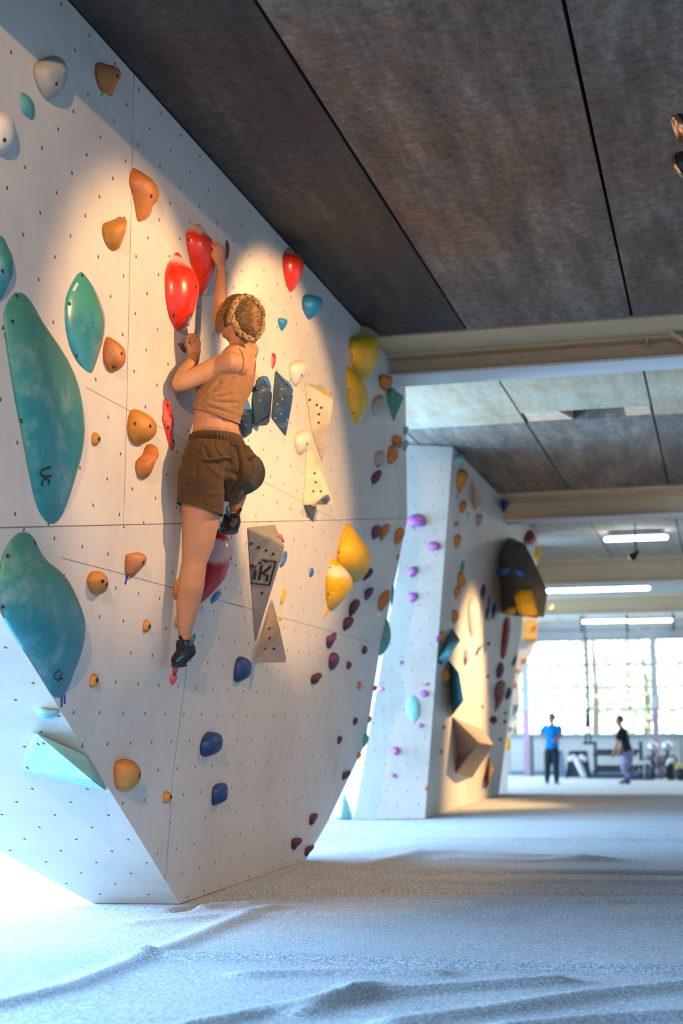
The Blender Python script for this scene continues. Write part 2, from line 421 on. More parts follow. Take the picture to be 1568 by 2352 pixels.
def uv_set(me, fn):
    uv = me.uv_layers.new(name='UVMap')
    for p in me.polygons:
        for li in p.loop_indices:
            uv.data[li].uv = fn(p, me.vertices[me.loops[li].vertex_index].co)
def block(name, faces, mat, uvf, label, cat='climbing wall'):
    verts, idx, F = [], {}, []
    for f in faces:
        r = []
        for p in f:
            k = tuple(round(c, 4) for c in p)
            if k not in idx: idx[k] = len(verts); verts.append(k)
            r.append(idx[k])
        F.append(r)
    o = mesh_obj(name, verts, F, mat)
    uv_set(o.data, uvf); tag(o, label, cat); return o
fe = [V((-2.655,12.12,2.29)), V((-2.745,11.74,1.5)), V((-2.83,11.59,.80)), V((-2.88,10.61,.24))]
fe = [p - nL*(nL.dot(p)-cL) for p in fe]
B2 = V((-2.896, 10.06, 0)); B2 = V(((cL - nL.y*10.06)/nL.x, 10.06, 0))
Bl = V((-3.32, 7.38, 0)); Fl = V((-4.43, 4.2, 1.62)); ZT = 4.05
FT = V((-4.43, 4.2, ZT)); KT = V((-2.6, 4.5, ZT)); T1 = V((-2.6, 12.3, ZT))
bk0 = V((-3.35, 10.06, 0)); bk1 = V((-4.43, 12.3, 2.74)); bk2 = V((-4.43, 12.3, ZT))
def uv1(p, c):
    i = p.index
    if i == 0: return ((c.y-5.135)/.2855, (c.z-3.016)/.1405)
    if i == 1: return ((c.y-6.601)/.2785, (c.dot(upL)-.667)/.1413)
    if i == 2:
        u, v = c.dot(uF), c.dot(vF); return ((u+2.811)/.257, (v+5.703+.165*(u+2.811))/.139)
    return ((c.x+c.y)/.28, c.z/.14)
wall1 = block('climbing_wall', [
    [K1, K2, T1, KT], [B1, B2]+fe[::-1]+[K2, K1], [Bl, B1, K1, Fl],
    [Fl, K1, KT, FT], [bk0, Bl, Fl, bk1], [bk1, Fl, FT, bk2],
    [B2, bk0, bk1, K2]+fe, [K2, bk1, bk2, T1], [KT, T1, bk2, FT]], M_WALL, uv1,
    'white plywood climbing block the woman is climbing, tapering down to the mat')
def seam(plane, pts, w=.004, parent=None):
    P = [plane.at(x, y) if not isinstance(plane, list) else V((x, y, 0)) for x, y in pts]
    verts, faces = [], []
    for a, b in zip(P, P[1:]):
        n = plane.n if isinstance(plane, Plane) else V((1,0,0))
        s = (b-a).cross(n).normalized()*w/2; i = len(verts)
        verts += [a-s+n*.0008, b-s+n*.0008, b+s+n*.0008, a+s+n*.0008]; faces.append((i,i+1,i+2,i+3))
    o = mesh_obj('panel_seam', verts, faces, M_SEAM); child(o, parent); return o
seam(PU, [(-60,1214.5),(0,1212),(470,1201),(932,1191)], .0045, wall1)
seam(PU, [(308,163),(299,560),(290,960),(287,1090),(283,1203)], .003, wall1)
seam(PL, [(430,1520),(425,1566),(397,1773),(385,1950),(378,2040)], .003, wall1)
seam(PL, [(140,1281),(240,1307),(385,1347),(560,1394)], .0025, wall1)
seam(PL, [(520,1384),(740,1444),(860,1478)], .0025, wall1)
seam(PU, [(196,889),(300,945),(430,1015)], .002, wall1)
seam(PU, [(590,1098),(700,1157),(785,1201)], .002, wall1)
seam(PL, [(652,1300),(640,1500),(622,1700),(606,1900)], .0015, wall1)
# dark rubbed bottom edge
# second block
TG = PG.at(880, 1021); TG = V((TG.x, TG.y, 4.06)); TG = TG - V((0,1,0))*((nG.dot(TG)-cG)/nG.y)
gl = [PG.at(915,1300), PG.at(904,1535)]
gl = [V(p) for p in gl]
c2l = PG.at(812, 1883); c2l = V((c2l.x, c2l.y, 0))
far2 = [PR.at(1226,1240), PR.at(1190,1440), PR.at(1170,1640)]
far2t = V((far2[0].x+.08, far2[0].y, 4.06)); c2f = PR.at(1145, 1825); c2f.z = 0
lb0 = V((-5.2, 16.4, 0)); lb1 = V((-5.2, 16.2, 4.06)); bb0 = V((-4.6, 21.0, 0)); bb1 = V((-4.9, 24.0, 4.06))
def uv2(p, c):
    if p.index == 0: return (c.y/.28, c.z/.14)
    return ((c.x*.9+c.y*.4)/.22, c.z/.14)
wall2 = block('climbing_wall', [
    [c2, c2f]+far2[::-1]+[far2t, T2], [c2l, c2, T2, TG]+gl, [lb0, c2l]+gl[::-1]+[TG, lb1],
    [lb0, lb1, bb1, bb0], [c2f, bb0, bb1, far2t]+far2, [T2, far2t, bb1, lb1, TG]], M_WALL, uv2,
    'second white climbing block, farther back with purple holds on its near face')
# third block, lit orange, behind the second
f3 = [onY(*zp('Q', x, y), 25.0) for x, y in [(1110,1660),(1140,1500),(1222,1372),(1203,1052),(1420,590),(1440,330)]]
f3 = [V((p.x, 25.0, p.z)) for p in f3]
f3b = V((f3[0].x-.1, 25.0, -.5)); f3t = V((f3[-1].x, 25.0, 4.05))
lft = [V((-6.2, 25.0, -.5)), V((-6.2, 25.0, 4.05))]
front = [lft[0], f3b]+f3+[f3t, lft[1]]
back = [V((p.x-1.45, 31.5, p.z)) for p in front]
n3 = len(front)
wall3 = block('climbing_wall', [front, back[::-1]] + [[front[i], back[i], back[(i+1)%n3], front[(i+1)%n3]] for i in range(n3)], M_WALL,
    lambda p, c: ((c.x+c.y)/.28, c.z/.14), 'third climbing block, its overhanging edge glowing orange before the gym window')
# ------------------------------------------------------------------ holds: lofted from their traced outline, standing off the wall by a real height
def xrange_at(poly, y):
    xs = []
    for (x0, y0), (x1, y1) in zip(poly, poly[1:]+poly[:1]):
        if (y0 <= y < y1) or (y1 <= y < y0):
            xs.append(x0+(x1-x0)*(y-y0)/(y1-y0))
    return (min(xs), max(xs)) if len(xs) > 1 else None
def smooth_poly(p, it=1):
    for _ in range(it):
        q = []
        for a, b in zip(p, p[1:]+p[:1]):
            q += [(a[0]*.75+b[0]*.25, a[1]*.75+b[1]*.25), (a[0]*.25+b[0]*.75, a[1]*.25+b[1]*.75)]
        p = q
    return p
HOLDS = []
def hold(zk, pts, mat, label, k=.9, plane=PM, group=None, name='climbing_hold', cat='climbing hold', bolts=(), lump=.06, lift=0, rows=15, segs=18, sq=2.3, sm=1, dish=0, lean=0.0):
    poly = [zp(zk, x, y) for x, y in pts]
    poly = smooth_poly(poly, sm) if sm else poly
    y0 = min(p[1] for p in poly); y1 = max(p[1] for p in poly)
    mx = sum(p[0] for p in poly)/len(poly); my = (y0+y1)/2
    pl = plane.pick(mx, my) if isinstance(plane, MainFace) else plane
    seed = V((mx*.013, my*.017, k))
    verts = []; nr = 0
    for i in range(rows):
        r = .5-.5*math.cos(math.pi*(i+.12)/(rows-1+.24)) if i else .004
        if i == rows-1: r = .996
        y = lerp(y0, y1, r); xr = xrange_at(poly, y)
        if not xr: continue
        xl, xr = xr
        e = max(0.02, 1-abs(2*r-1)**5)**.6
        kk = k*e
        P0 = pl.at(xl, y, lift)
        eps = .02
        bx0, by0 = proj(P0)
        ux, uy = proj(P0+pl.u*eps); nx, ny = proj(P0+pl.n*eps)
        su, sn = (ux-bx0)/eps, (nx-bx0)/eps
        w = max(xr-xl, .5)
        R = math.sqrt(su*su+(kk*sn)**2)
        if sn >= 0: a = w/(su+R); cu_ = a
        else: a = w/(su+R); cu_ = a*R/su
        for j in range(segs):
            t = math.pi*j/(segs-1); ct, s_t = math.cos(t), math.sin(t)
            q = 2/sq
            hu = math.copysign(abs(ct)**q, -ct); hh = abs(s_t)**q
            h = a*kk*hh
            if dish: h *= 1-dish*math.exp(-((hu)/.55)**2)*math.exp(-((r-.45)/.33)**2)
            p = P0 + pl.u*(cu_+a*hu) + pl.n*h
            nz = noise.noise((p*(1.0/max(.06, (y1-y0)/pxm(P0)*.35)))+seed*7)
            if lump: p += pl.n*(nz*lump*a*kk*hh)
            for _ in range(2):
                px, py = proj(p); p += pl.v*((py-y)/pxm(p))
            verts.append(p)
        nr += 1
    faces = []
    for i in range(nr-1):
        for j in range(segs-1):
            a_ = i*segs+j; faces.append((a_, a_+1, a_+segs+1, a_+segs))
        faces.append((i*segs+segs-1, i*segs, (i+1)*segs, (i+1)*segs+segs-1))
    faces.append(tuple(range(segs))); faces.append(tuple(range((nr-1)*segs, nr*segs))[::-1])
    org = sum((V(v) for v in verts), V())/len(verts)
    me = bpy.data.meshes.new(name); me.from_pydata([tuple(v-org) for v in verts], [], faces)
    bm = bmesh.new(); bm.from_mesh(me); bmesh.ops.recalc_face_normals(bm, faces=bm.faces); bm.to_mesh(me); bm.free()
    o = finish(name, me, mat, None, True); o.location = org
    tag(o, label, cat, group)
    if bolts: bolt_holes(o, [zp(zk, x, y) for x, y in bolts], pl)
    HOLDS.append(o); return o
def surf(o, x, y):
    bvh = getattr(surf, 'cache', {}); surf.cache = bvh
    if o.name not in bvh:
        mw = Matrix.Translation(o.location)
        bvh[o.name] = BVHTree.FromPolygons([mw @ v.co for v in o.data.vertices], [tuple(p.vertices) for p in o.data.polygons])
    d = ray(x, y).normalized()
    r = bvh[o.name].ray_cast(EYE, d)
    return r[0], r[1]
M_BOLT = plain('dark_bolt_recess', (.02,.018,.016), .6)
M_SCREW = plain('pale_screw', (.75,.74,.72), .4)
M_STEEL = plain('zinc_bolt', (.55,.53,.5), .35, 1)
def bolt_holes(o, pts, pl, r=.007):
    for x, y in pts:
        p, n = surf(o, x, y)
        if p is None: continue
        n = n.lerp(pl.n, .35).normalized()
        bm = bmesh.new(); s, w = frame_of(n)
        ring = lambda rad, d: [p+n*d+(s*math.cos(t)+w*math.sin(t))*rad for t in [2*math.pi*i/14 for i in range(14)]]
        loft(bm, [ring(r*1.25, -.002), ring(r*1.25, .0015), ring(r, .002), ring(r*.8, .0005)])
        b = bm_obj('bolt_hole', bm, M_BOLT, None, False); child(b, o)
        b['label'] = 'dark recessed bolt hole'
def volume(zk, base, top, mat, label, plane=PM, name='climbing_volume', cat='climbing volume', group=None, faces=None, bolts=(), bevel=.006, boltr=.009):
    """faceted plywood volume: corners on the wall (h 0) and raised corners (x, y, h)"""
    bb = [zp(zk, p[0], p[1]) for p in base]
    mx = sum(p[0] for p in bb)/len(bb); my = sum(p[1] for p in bb)/len(bb)
    pl = plane.pick(mx, my) if isinstance(plane, MainFace) else plane
    P = [pl.at(*zp(zk, p[0], p[1]), p[2] if len(p) > 2 else 0) for p in base] + [pl.at(*zp(zk, p[0], p[1]), p[2]) for p in top]
    org = sum(P, V())/len(P)
    bm = bmesh.new()
    if faces:
        vs = [bm.verts.new(p-org) for p in P]
        for f in faces: bm.faces.new([vs[i] for i in f])
    else: hull_of(bm, [p-org for p in P])
    bmesh.ops.recalc_face_normals(bm, faces=bm.faces)
    bmesh.ops.dissolve_limit(bm, angle_limit=.04, verts=bm.verts, edges=bm.edges)
    if bevel: bmesh.ops.bevel(bm, geom=bm.edges[:], offset=bevel, segments=2, affect='EDGES')
    o = bm_obj(name, bm, mat); o.location = org
    tag(o, label, cat, group)
    for x, y in bolts:
        p, n = surf(o, *zp(zk, x, y))
        if p is None: continue
        b2 = bmesh.new(); s, w = frame_of(n)
        if mat is H_BLUEV: boltr = .0055
        ring = lambda rad, d: [p+n*d+(s*math.cos(t)+w*math.sin(t))*rad for t in [2*math.pi*i/12 for i in range(12)]]
        loft(b2, [ring(boltr, -.002), ring(boltr, .0008), ring(boltr*.8, .0004)])
        sc = mat is H_BLUEV
        c = bm_obj('screw_head' if sc else 'bolt_hole', b2, M_SCREW if sc else M_BOLT, None, False); child(c, o); c['label'] = 'pale screw head' if sc else 'dark drilled bolt hole'
    HOLDS.append(o); return o
def patch(o, zk, pts, mat, name, off=.0012, label=None, th=.0008):
    """thin sticker / painted mark lying on the surface of o"""
    Q = [surf(o, *zp(zk, x, y)) for x, y in pts]
    if any(q[0] is None for q in Q): return None
    vs = [q[0]+q[1]*off for q in Q] ; n = len(vs)
    f = [tuple(range(n))]
    p = mesh_obj(name, vs, f, mat); child(p, o)
    if label: p['label'] = label
    return p
def stroke(o, zk, pts, mat, name, r=.004):
    Q = []
    for x, y in pts:
        p, n = surf(o, *zp(zk, x, y))
        if p is not None: Q.append(p+n*.0005)
    if len(Q) < 2: return
    bm = bmesh.new(); tube(bm, catmull(Q, 5), r, 8)
    s = bm_obj(name, bm, mat, None, True); child(s, o); return s
def tape(zk, pts, mat, label, plane=PM):
    P0 = zp(zk, *pts[0]); pl = plane.pick(*P0) if isinstance(plane, MainFace) else plane
    P = [pl.at(*zp(zk, x, y), .0012) for x, y in pts]; n = len(P)
    Q = [p - pl.n*.0010 for p in P]
    o = mesh_obj('marker_tape', P+Q, [tuple(range(n)), tuple(range(2*n-1, n-1, -1))] + [(i, (i+1)%n, n+(i+1)%n, n+i) for i in range(n)], mat)
    tag(o, label, 'tape', 'strips of route marker tape'); return o

H_GREY = hold_mat('grey_resin', (.34,.34,.32)); H_CREAM = hold_mat('cream_resin', (.66,.61,.52), chalk=.15)
H_ORANGE = hold_mat('orange_resin', (.48,.155,.03), chalk=.22, grain=.2)
H_OCHRE = hold_mat('ochre_resin', (.50,.20,.022), chalk=.12, grain=.2)
H_TEAL = hold_mat('teal_resin', (.08,.34,.31), chalk=.2)
H_TEALBIG = hold_mat('teal_fibreglass', (.018,.225,.255), .45, chalk=.30, second=((.05,.24,.19), .35, .8), grain=.3)
H_TEALLEAF = hold_mat('glossy_teal_plate', (.02,.26,.31), .3, chalk=.03, coat=.8, grain=0, second=((.05,.34,.28), .35, .75))
H_TEALPALE = hold_mat('pale_teal_plywood', (.28,.62,.60), .6, chalk=.1)
H_RED = hold_mat('red_fibreglass', (.70,.028,.008), .30, chalk=.05, band=(.76,.90), coat=.4, grain=.05)
H_REDCH = hold_mat('chalked_red_fibreglass', (.50,.008,.012), .34, chalk=.10, band=(.55,.83), coat=.4, grain=.05)
H_REDS = hold_mat('red_resin', (.60,.035,.03), .5, chalk=.35)
H_REDD = hold_mat('dark_red_resin', (.26,.012,.015), .5, chalk=.1)
H_BLUE = hold_mat('blue_resin', (.012,.13,.42), .5, chalk=.1, grain=.25)
H_BLUED = hold_mat('navy_blue_resin', (.008,.05,.20), .5, chalk=.04, grain=.25)
H_BLUECH = hold_mat('chalk_topped_blue_resin', (.01,.20,.46), .5, chalk=.05, band=(.74,1.2))
H_BLUEV = hold_mat('slate_blue_plywood', (.03,.105,.22), .55, chalk=.28)
H_YEL = hold_mat('yellow_fibreglass', (.78,.45,.010), .5, chalk=.06, grain=.2)
H_YELCH = hold_mat('chalk_topped_yellow_fibreglass', (.78,.45,.010), .5, chalk=.06, band=(.62,.84), grain=.2)
H_PURPLE = hold_mat('purple_resin', (.115,.03,.12), .6, chalk=.12)
H_MAROON = hold_mat('maroon_resin', (.085,.018,.045), .6, chalk=.08)
H_VIOLET = hold_mat('violet_resin', (.42,.12,.38), .55, chalk=.15)
H_BEIGE = hold_mat('beige_plywood', (.60,.50,.37), .65, chalk=.15)
H_GREYV = hold_mat('grey_textured_plywood', (.24,.23,.22), .75, chalk=.06, grain=.5)
H_TANV = hold_mat('tan_grey_plywood', (.36,.31,.27), .75, chalk=.08, grain=.5)
H_DKV = hold_mat('dark_grey_plywood', (.105,.11,.12), .75, chalk=.06)
H_WOODV = hold_mat('tan_plywood', (.52,.36,.22), .7, chalk=.05)
H_BROWNV = hold_mat('brown_grey_plywood', (.33,.26,.22), .7, chalk=.05)
H_GREEN = hold_mat('dark_green_resin', (.02,.06,.05), .6, chalk=.04)
H_WHITE = hold_mat('white_fibreglass', (.70,.67,.62), .4, chalk=.05)
T_GREEN = plain('green_tape', (.08,.55,.08), .6); T_BLUE = plain('blue_tape', (.02,.05,.30), .6)
T_WHITE = plain('white_tape', (.8,.78,.72), .6); T_YEL = plain('yellow_tape', (.85,.62,.03), .6)
M_INK = plain('black_ink', (.012,.012,.012), .6)
M_STICK = plain('white_sticker', (.78,.80,.78), .5)
GO = 'orange holds on the near climbing block'; GP = 'purple holds on the near climbing block'
GV = 'violet holds on the second block face'; GO2 = 'orange holds on the second block'

# ---- left part of the main face
hold('A', [(225,450),(290,408),(350,382),(410,390),(450,430),(462,490),(455,570),(420,640),(370,690),(335,705),(300,680),(255,600),(228,520)], H_GREY, 'large grey rounded hold at the upper left of the near block', .9, bolts=[(393,577)])
hold('A', [(657,450),(672,430),(705,430),(735,447),(790,455),(825,475),(838,515),(820,555),(800,590),(785,650),(765,673),(735,650),(690,628),(672,580),(655,520)], H_ORANGE, 'topmost orange hold, just under the ceiling edge, with green tape', .95, group=GO, bolts=[(812,528)])
tape('A', [(700,628),(714,628),(717,665),(703,668)], T_GREEN, 'green tape strip below the topmost orange hold')
hold('A', [(138,655),(152,637),(180,650),(225,695),(240,740),(232,828),(210,832),(150,780),(136,720)], H_TEAL, 'small teal leaf-shaped hold beneath the large grey hold', .35)
hold('A', [(-60,800),(0,765),(45,772),(90,820),(105,890),(95,970),(60,1035),(10,1072),(-50,1060),(-80,950)], H_CREAM, 'cream rounded hold cut by the left edge of the photo', .8, bolts=[(32,970)])
hold('A', [(893,1250),(900,1195),(915,1165),(935,1163),(985,1195),(1040,1230),(1085,1285),(1103,1340),(1095,1395),(1050,1425),(1045,1480),(1020,1515),(985,1530),(962,1543),(945,1520),(935,1440),(915,1330),(897,1290)], H_ORANGE, 'tall curved orange horn hold, second below the ceiling edge', .85, group=GO, bolts=[(1047,1358)])
hold('B', [(706,110),(730,85),(800,75),(818,48),(870,62),(878,100),(868,160),(848,210),(825,275),(795,293),(765,290),(730,240),(710,180)], H_OCHRE, 'ochre tooth-shaped hold left of the tall curved orange horn', .95, group=GO)
hold('B', [(-40,200),(5,180),(35,210),(50,260),(80,310),(93,380),(88,470),(60,520),(30,590),(0,640),(-40,650)], H_TEALBIG, 'rounded teal macro cut by the left edge above the long teal one', .6, bolts=[(20,430)], name='climbing_macro', cat='climbing macro')
def jj(b, other, dy): return b + [(x, y+dy) for x, y in other]
uc1 = hold('B', jj([(12,760),(45,650),(95,580),(130,570),(180,595),(235,660),(290,760),(370,870),(440,960),(520,1080),(575,1200),(605,1320),(618,1440),(624,1520)],
     [(618,300),(600,420),(560,530),(510,680),(460,810),(410,890),(360,925),(320,905),(270,840),(230,720),(190,520),(140,250),(90,0)], 1266.5), H_TEALBIG,
     'long teal teardrop macro on the left, marked Uc in black', .30, name='climbing_macro', cat='climbing macro', rows=26, segs=24, sq=2.0, lump=.02, dish=.25, bolts=[(118,604),(35,875),(152,1467),(88,780)])
stroke(uc1, 'C', [(345,522),(312,532),(285,550),(282,570),(300,585),(350,584)], M_INK, 'painted_letter', .0045)
stroke(uc1, 'C', [(335,638),(336,612),(318,602),(298,610),(291,628),(291,647)], M_INK, 'painted_letter', .0045)
leaf = hold('B', [(553,420),(600,470),(660,550),(710,650),(740,730),(743,800),(728,900),(690,1000),(655,1100),(632,1145),(590,1120),(530,1060),(480,960),(455,850),(443,720),(452,620),(480,540)], H_TEALLEAF, 'glossy teal leaf-shaped plate with a small white sticker', .16, name='climbing_macro', cat='climbing macro', rows=22, segs=20, sq=2.0, lump=0, bolts=[(568,460),(482,657),(533,1016)])
patch(leaf, 'B', [(498,562),(530,510),(544,518),(513,573)], M_STICK, 'sticker', label='small white printed sticker')
for q in ([(505,560),(512,563)], [(511,550),(517,553)], [(516,540),(523,545)], [(523,530),(529,534)], [(529,520),(536,524)]):
    stroke(leaf, 'B', q, M_INK, 'sticker_print', .0011)
hold('B', [(712,960),(730,890),(750,882),(790,905),(850,950),(872,1010),(868,1060),(845,1100),(800,1130),(755,1138),(735,1090),(715,1060)], H_ORANGE, 'orange two-bolt hold touching the right of the teal leaf plate', .9, group=GO, bolts=[(843,1002),(790,1092)])
hold('C', [(877,250),(885,170),(905,122),(940,118),(1000,140),(1060,185),(1085,225),(1085,270),(1060,320),(1010,355),(935,378),(905,340),(885,300)], H_OCHRE, 'broad ochre hold with two bolt holes left of the climber', .75, group=GO, bolts=[(938,220),(1040,238)])
hold('C', [(933,490),(955,460),(985,440),(1000,390),(1015,362),(1050,360),(1080,375),(1100,410),(1098,445),(1070,490),(1055,540),(1030,585),(1005,605),(985,598),(958,598),(940,560)], H_ORANGE, 'bone-shaped orange hold directly under the broad ochre one', 1.0, group=GO)
hold('C', [(630,320),(640,285),(655,278),(685,295),(697,325),(690,355),(655,382),(635,360)], H_OCHRE, 'small ochre knob just right of the long teal macro', 1.1, group=GO, bolts=[(687,325)])
uc2 = hold('C', jj([(-20,1290),(0,1190),(30,1090),(80,1010),(140,967),(190,970),(235,1010),(265,1070),(310,1150),(370,1200),(440,1240),(510,1310),(560,1390),(610,1490),(640,1590)],
     [(638,100),(632,240),(590,360),(530,480),(480,600),(440,660),(400,678),(360,660),(290,540),(200,390),(100,260),(0,80),(-25,-90)], 1447.4), H_TEALBIG,
     'big teal pear-shaped macro at the lower left corner of the climbing face', .33, name='climbing_macro', cat='climbing macro', rows=26, segs=24, sq=2.0, lump=.02, dish=.2, bolts=[(242,1047),(55,1138),(27,1485)])
stroke(uc2, 'D', [(415,478),(388,495),(374,520),(380,538),(395,540)], M_INK, 'painted_letter', .003)
stroke(uc2, 'D', [(432,500),(412,530),(398,555)], M_INK, 'painted_letter', .003)
stroke(uc2, 'D', [(436,540),(420,538),(410,552)], M_INK, 'painted_letter', .003)
tape('D', [(420,660),(435,660),(432,735),(420,740)], T_BLUE, 'longer blue tape strip under the big teal pear macro')
tape('D', [(441,655),(455,650),(455,710),(443,717)], T_BLUE, 'shorter blue tape strip under the big teal pear macro')
hold('C', [(865,1160),(870,1120),(930,1118),(940,1108),(975,1113),(1005,1135),(1013,1160),(1000,1200),(960,1240),(930,1275),(905,1295),(885,1270),(865,1265)], H_ORANGE, 'wedge-shaped orange hold with blue tape below it', .95, group=GO, bolts=[(992,1182)])
tape('C', [(877,1270),(888,1272),(872,1337),(862,1332)], T_BLUE, 'blue tape strip under the wedge-shaped orange hold')
hold('C', [(598,1320),(605,1275),(635,1240),(690,1240),(735,1270),(750,1320),(740,1370),(700,1405),(660,1412),(620,1385)], H_OCHRE, 'round ochre ball hold beside the big teal pear macro', 1.1, group=GO, bolts=[(710,1313),(738,1333)])
hold('D', [(985,190),(992,145),(1008,123),(1035,140),(1047,175),(1035,205),(1008,222),(988,210)], H_OCHRE, 'small ochre knob left of the climber\'s straight leg', 1.1, group=GO, bolts=[(1037,178)])
hold('D', [(617,570),(625,520),(645,497),(675,515),(687,545),(675,585),(640,603),(620,595)], H_OCHRE, 'small ochre knob right of the pear macro\'s lower tip', 1.1, group=GO, bolts=[(673,550)])
hold('D', [(783,1180),(790,1120),(820,1098),(880,1090),(940,1115),(975,1160),(980,1210),(960,1260),(920,1305),(880,1325),(830,1318),(795,1290)], H_OCHRE, 'largest low ochre ball hold near the block\'s slanting edge', 1.1, group=GO, bolts=[(965,1210)])
hold('D', [(1127,1360),(1135,1325),(1155,1315),(1185,1335),(1193,1360),(1180,1390),(1145,1408),(1130,1395)], H_OCHRE, 'lowest small ochre knob, right of the big low ball', 1.1, group=GO, bolts=[(1183,1360)])
hold('D', [(258,745),(275,735),(310,745),(345,772),(400,755),(410,765),(380,800),(340,820),(300,812),(270,785)], H_TEALPALE, 'small pale teal hook hold on the block\'s slanted end face', .8, plane=PF)
volume('D', [(228,912),(122,1168),(742,1318),(600,1072)], [(642,1243,.17),(265,925,.05)], H_TEALPALE, 'pale teal wedge volume on the block\'s slanted end face', plane=PF, bolts=[(265,992),(303,987),(190,1155)])
# ---- red problem and middle
hold('E', [(288,560),(310,480),(345,425),(370,385),(397,363),(425,385),(455,435),(510,480),(560,560),(588,640),(588,720),(565,820),(530,920),(490,1010),(440,1058),(410,1062),(360,1000),(320,900),(295,760)], H_RED, 'lower big red egg-shaped macro above the climber\'s left hand', .8, name='climbing_macro', cat='climbing macro', rows=24, segs=24, sq=2.1, lump=.03, bolts=[(560,667),(370,915)])
hold('E', [(472,215),(490,170),(530,135),(575,127),(610,145),(640,195),(690,250),(718,285),(722,440),(738,485),(700,600),(660,700),(615,752),(590,740),(560,620),(520,500),(485,350)], H_RED, 'upper big red macro held by the climber\'s raised right hand', .72, name='climbing_macro', cat='climbing macro', rows=24, segs=24, sq=2.1, lump=.03, bolts=[(508,263)])
hold('E', [(806,425),(810,300),(822,255),(842,300),(846,350),(832,420),(815,445)], H_MAROON, 'narrow maroon hold just right of the climber\'s raised wrist', .6)
hold('E', [(412,1170),(430,1140),(455,1160),(475,1215),(465,1235),(440,1220)], H_MAROON, 'small maroon hold behind the climber\'s lower left hand', .8)
hold('E', [(1300,450),(1305,385),(1345,320),(1385,355),(1400,375),(1450,390),(1490,440),(1490,490),(1465,580),(1420,670),(1385,712),(1358,715),(1330,650),(1310,560)], H_RED, 'dark red pointed macro up right near the ceiling edge', .7, name='climbing_macro', cat='climbing macro', rows=20, sq=2.1)
tape('E', [(1323,650),(1332,645),(1335,672),(1327,675)], T_GREEN, 'tiny green tape left of the dark red pointed macro')
hold('X', [(693,690),(697,675),(720,676),(738,684),(740,700),(732,718),(715,733),(707,735),(699,722),(693,705)], H_BLUECH, 'larger chalk-topped blue hold at the upper right of the climber', .75)
hold('E', [(1260,940),(1290,927),(1345,945),(1340,985),(1315,1030),(1292,1052),(1275,1020),(1262,975)], H_BLUECH, 'small chalk-topped blue hold right of the climber\'s head', .7)
hold('F', [(1207,50),(1220,35),(1240,50),(1246,90),(1235,150),(1213,190),(1205,150)], H_REDS, 'slim red hold right of the climber\'s shoulder', .5, bolts=[(1237,72),(1232,125)])
hold('F', [(262,600),(275,580),(273,500),(280,440),(295,428),(330,460),(350,530),(368,600),(362,680),(350,730),(372,780),(378,830),(352,888),(330,850),(300,740),(275,640)], H_REDS, 'long knobbly red hold left of the climber\'s waist', .4, bolts=[(315,493),(340,580),(320,680),(365,795)])
volume('F', [(1085,240),(1035,420),(1045,675),(1150,224),(1172,290)], [(1214,378,.15),(1198,575,.14),(1185,665,.08)], H_BLUEV, 'tall slate-blue volume in the middle of the blue trio', bolts=[(1085,345),(1105,445),(1140,360)], bevel=.01)
volume('F', [(1237,180),(1202,600),(1330,768),(1335,275)], [(1394,402,.16),(1380,480,.14)], H_BLUEV, 'pointed diamond slate-blue volume, rightmost of the blue trio', bolts=[(1295,348),(1300,440),(1258,478),(1290,562),(1345,610),(1240,598)], bevel=.008)
volume('F', [(985,440),(925,560),(920,640),(985,778),(1005,430)], [(1045,548,.14),(1040,735,.08)], H_BLUEV, 'slate-blue volume half hidden by the climber\'s waist', bolts=[(965,605),(990,660)], bevel=.008)
hold('F', [(1125,262),(1165,232),(1185,262),(1205,330),(1203,362),(1170,330)], H_BLUE, 'bright blue hold on top of the middle blue volume', .3, lift=.10, lump=.02)
hold('F', [(1325,290),(1340,272),(1370,300),(1392,352),(1394,395),(1365,350)], H_BLUE, 'bright blue hold on top of the diamond blue volume', .3, lift=.10, lump=.02)
hold('F', [(962,505),(990,455),(1010,455),(1030,530),(1024,545),(970,535)], H_BLUE, 'bright blue hold on the volume behind the waist', .3, lift=.08, lump=.02)
hold('I', [(195,680),(205,630),(240,600),(310,578),(370,590),(385,640),(375,740),(330,800),(280,870),(255,875),(215,800)], H_CREAM, 'upper cream egg hold right of the blue volumes', .65, bolts=[(335,748)])
hold('I', [(250,1440),(270,1370),(320,1330),(390,1310),(430,1330),(440,1400),(420,1480),(370,1560),(310,1605),(275,1560)], H_CREAM, 'lower cream egg hold beside the beige volumes', .65, bolts=[(390,1473)])
volume('I', [(360,825),(430,1330),(550,1690),(560,860)], [(668,1005,.17),(640,1240,.13)], H_BEIGE, 'upper beige volume hanging point down under the lamp light', bolts=[(420,1007),(495,1062),(542,1090),(517,1160),(515,1248)])
hold('I', [(545,925),(570,905),(610,920),(640,960),(620,975),(575,945)], H_YEL, 'small yellow hold on the upper beige volume\'s top', .3, lift=.10, lump=.02)
v = volume('I', [(385,1420),(345,2128),(445,1400)], [(680,2126,.17),(640,2010,.16)], H_BEIGE, 'lower beige triangular volume standing point up', bolts=[(472,1786),(484,1880),(458,1975),(536,1976)])
volume('I', [(530,2060,.125),(625,1980,.125),(658,2062,.14),(600,2115,.13)], [(600,2055,.19)], H_BLUEV, 'little slate-blue diamond hold at the lower beige volume\'s corner', bevel=.003, name='climbing_hold', cat='climbing hold')
tv = volume('I', [(355,2135),(490,2135),(455,2310)], [(468,2170,.07)], H_GREYV, 'small grey spike volume under the lower beige volume', bevel=.003)
patch(tv, 'I', [(385,2180),(440,2175),(450,2225),(425,2240),(400,2215)], T_YEL, 'yellow_mark', label='worn yellow printed mark')
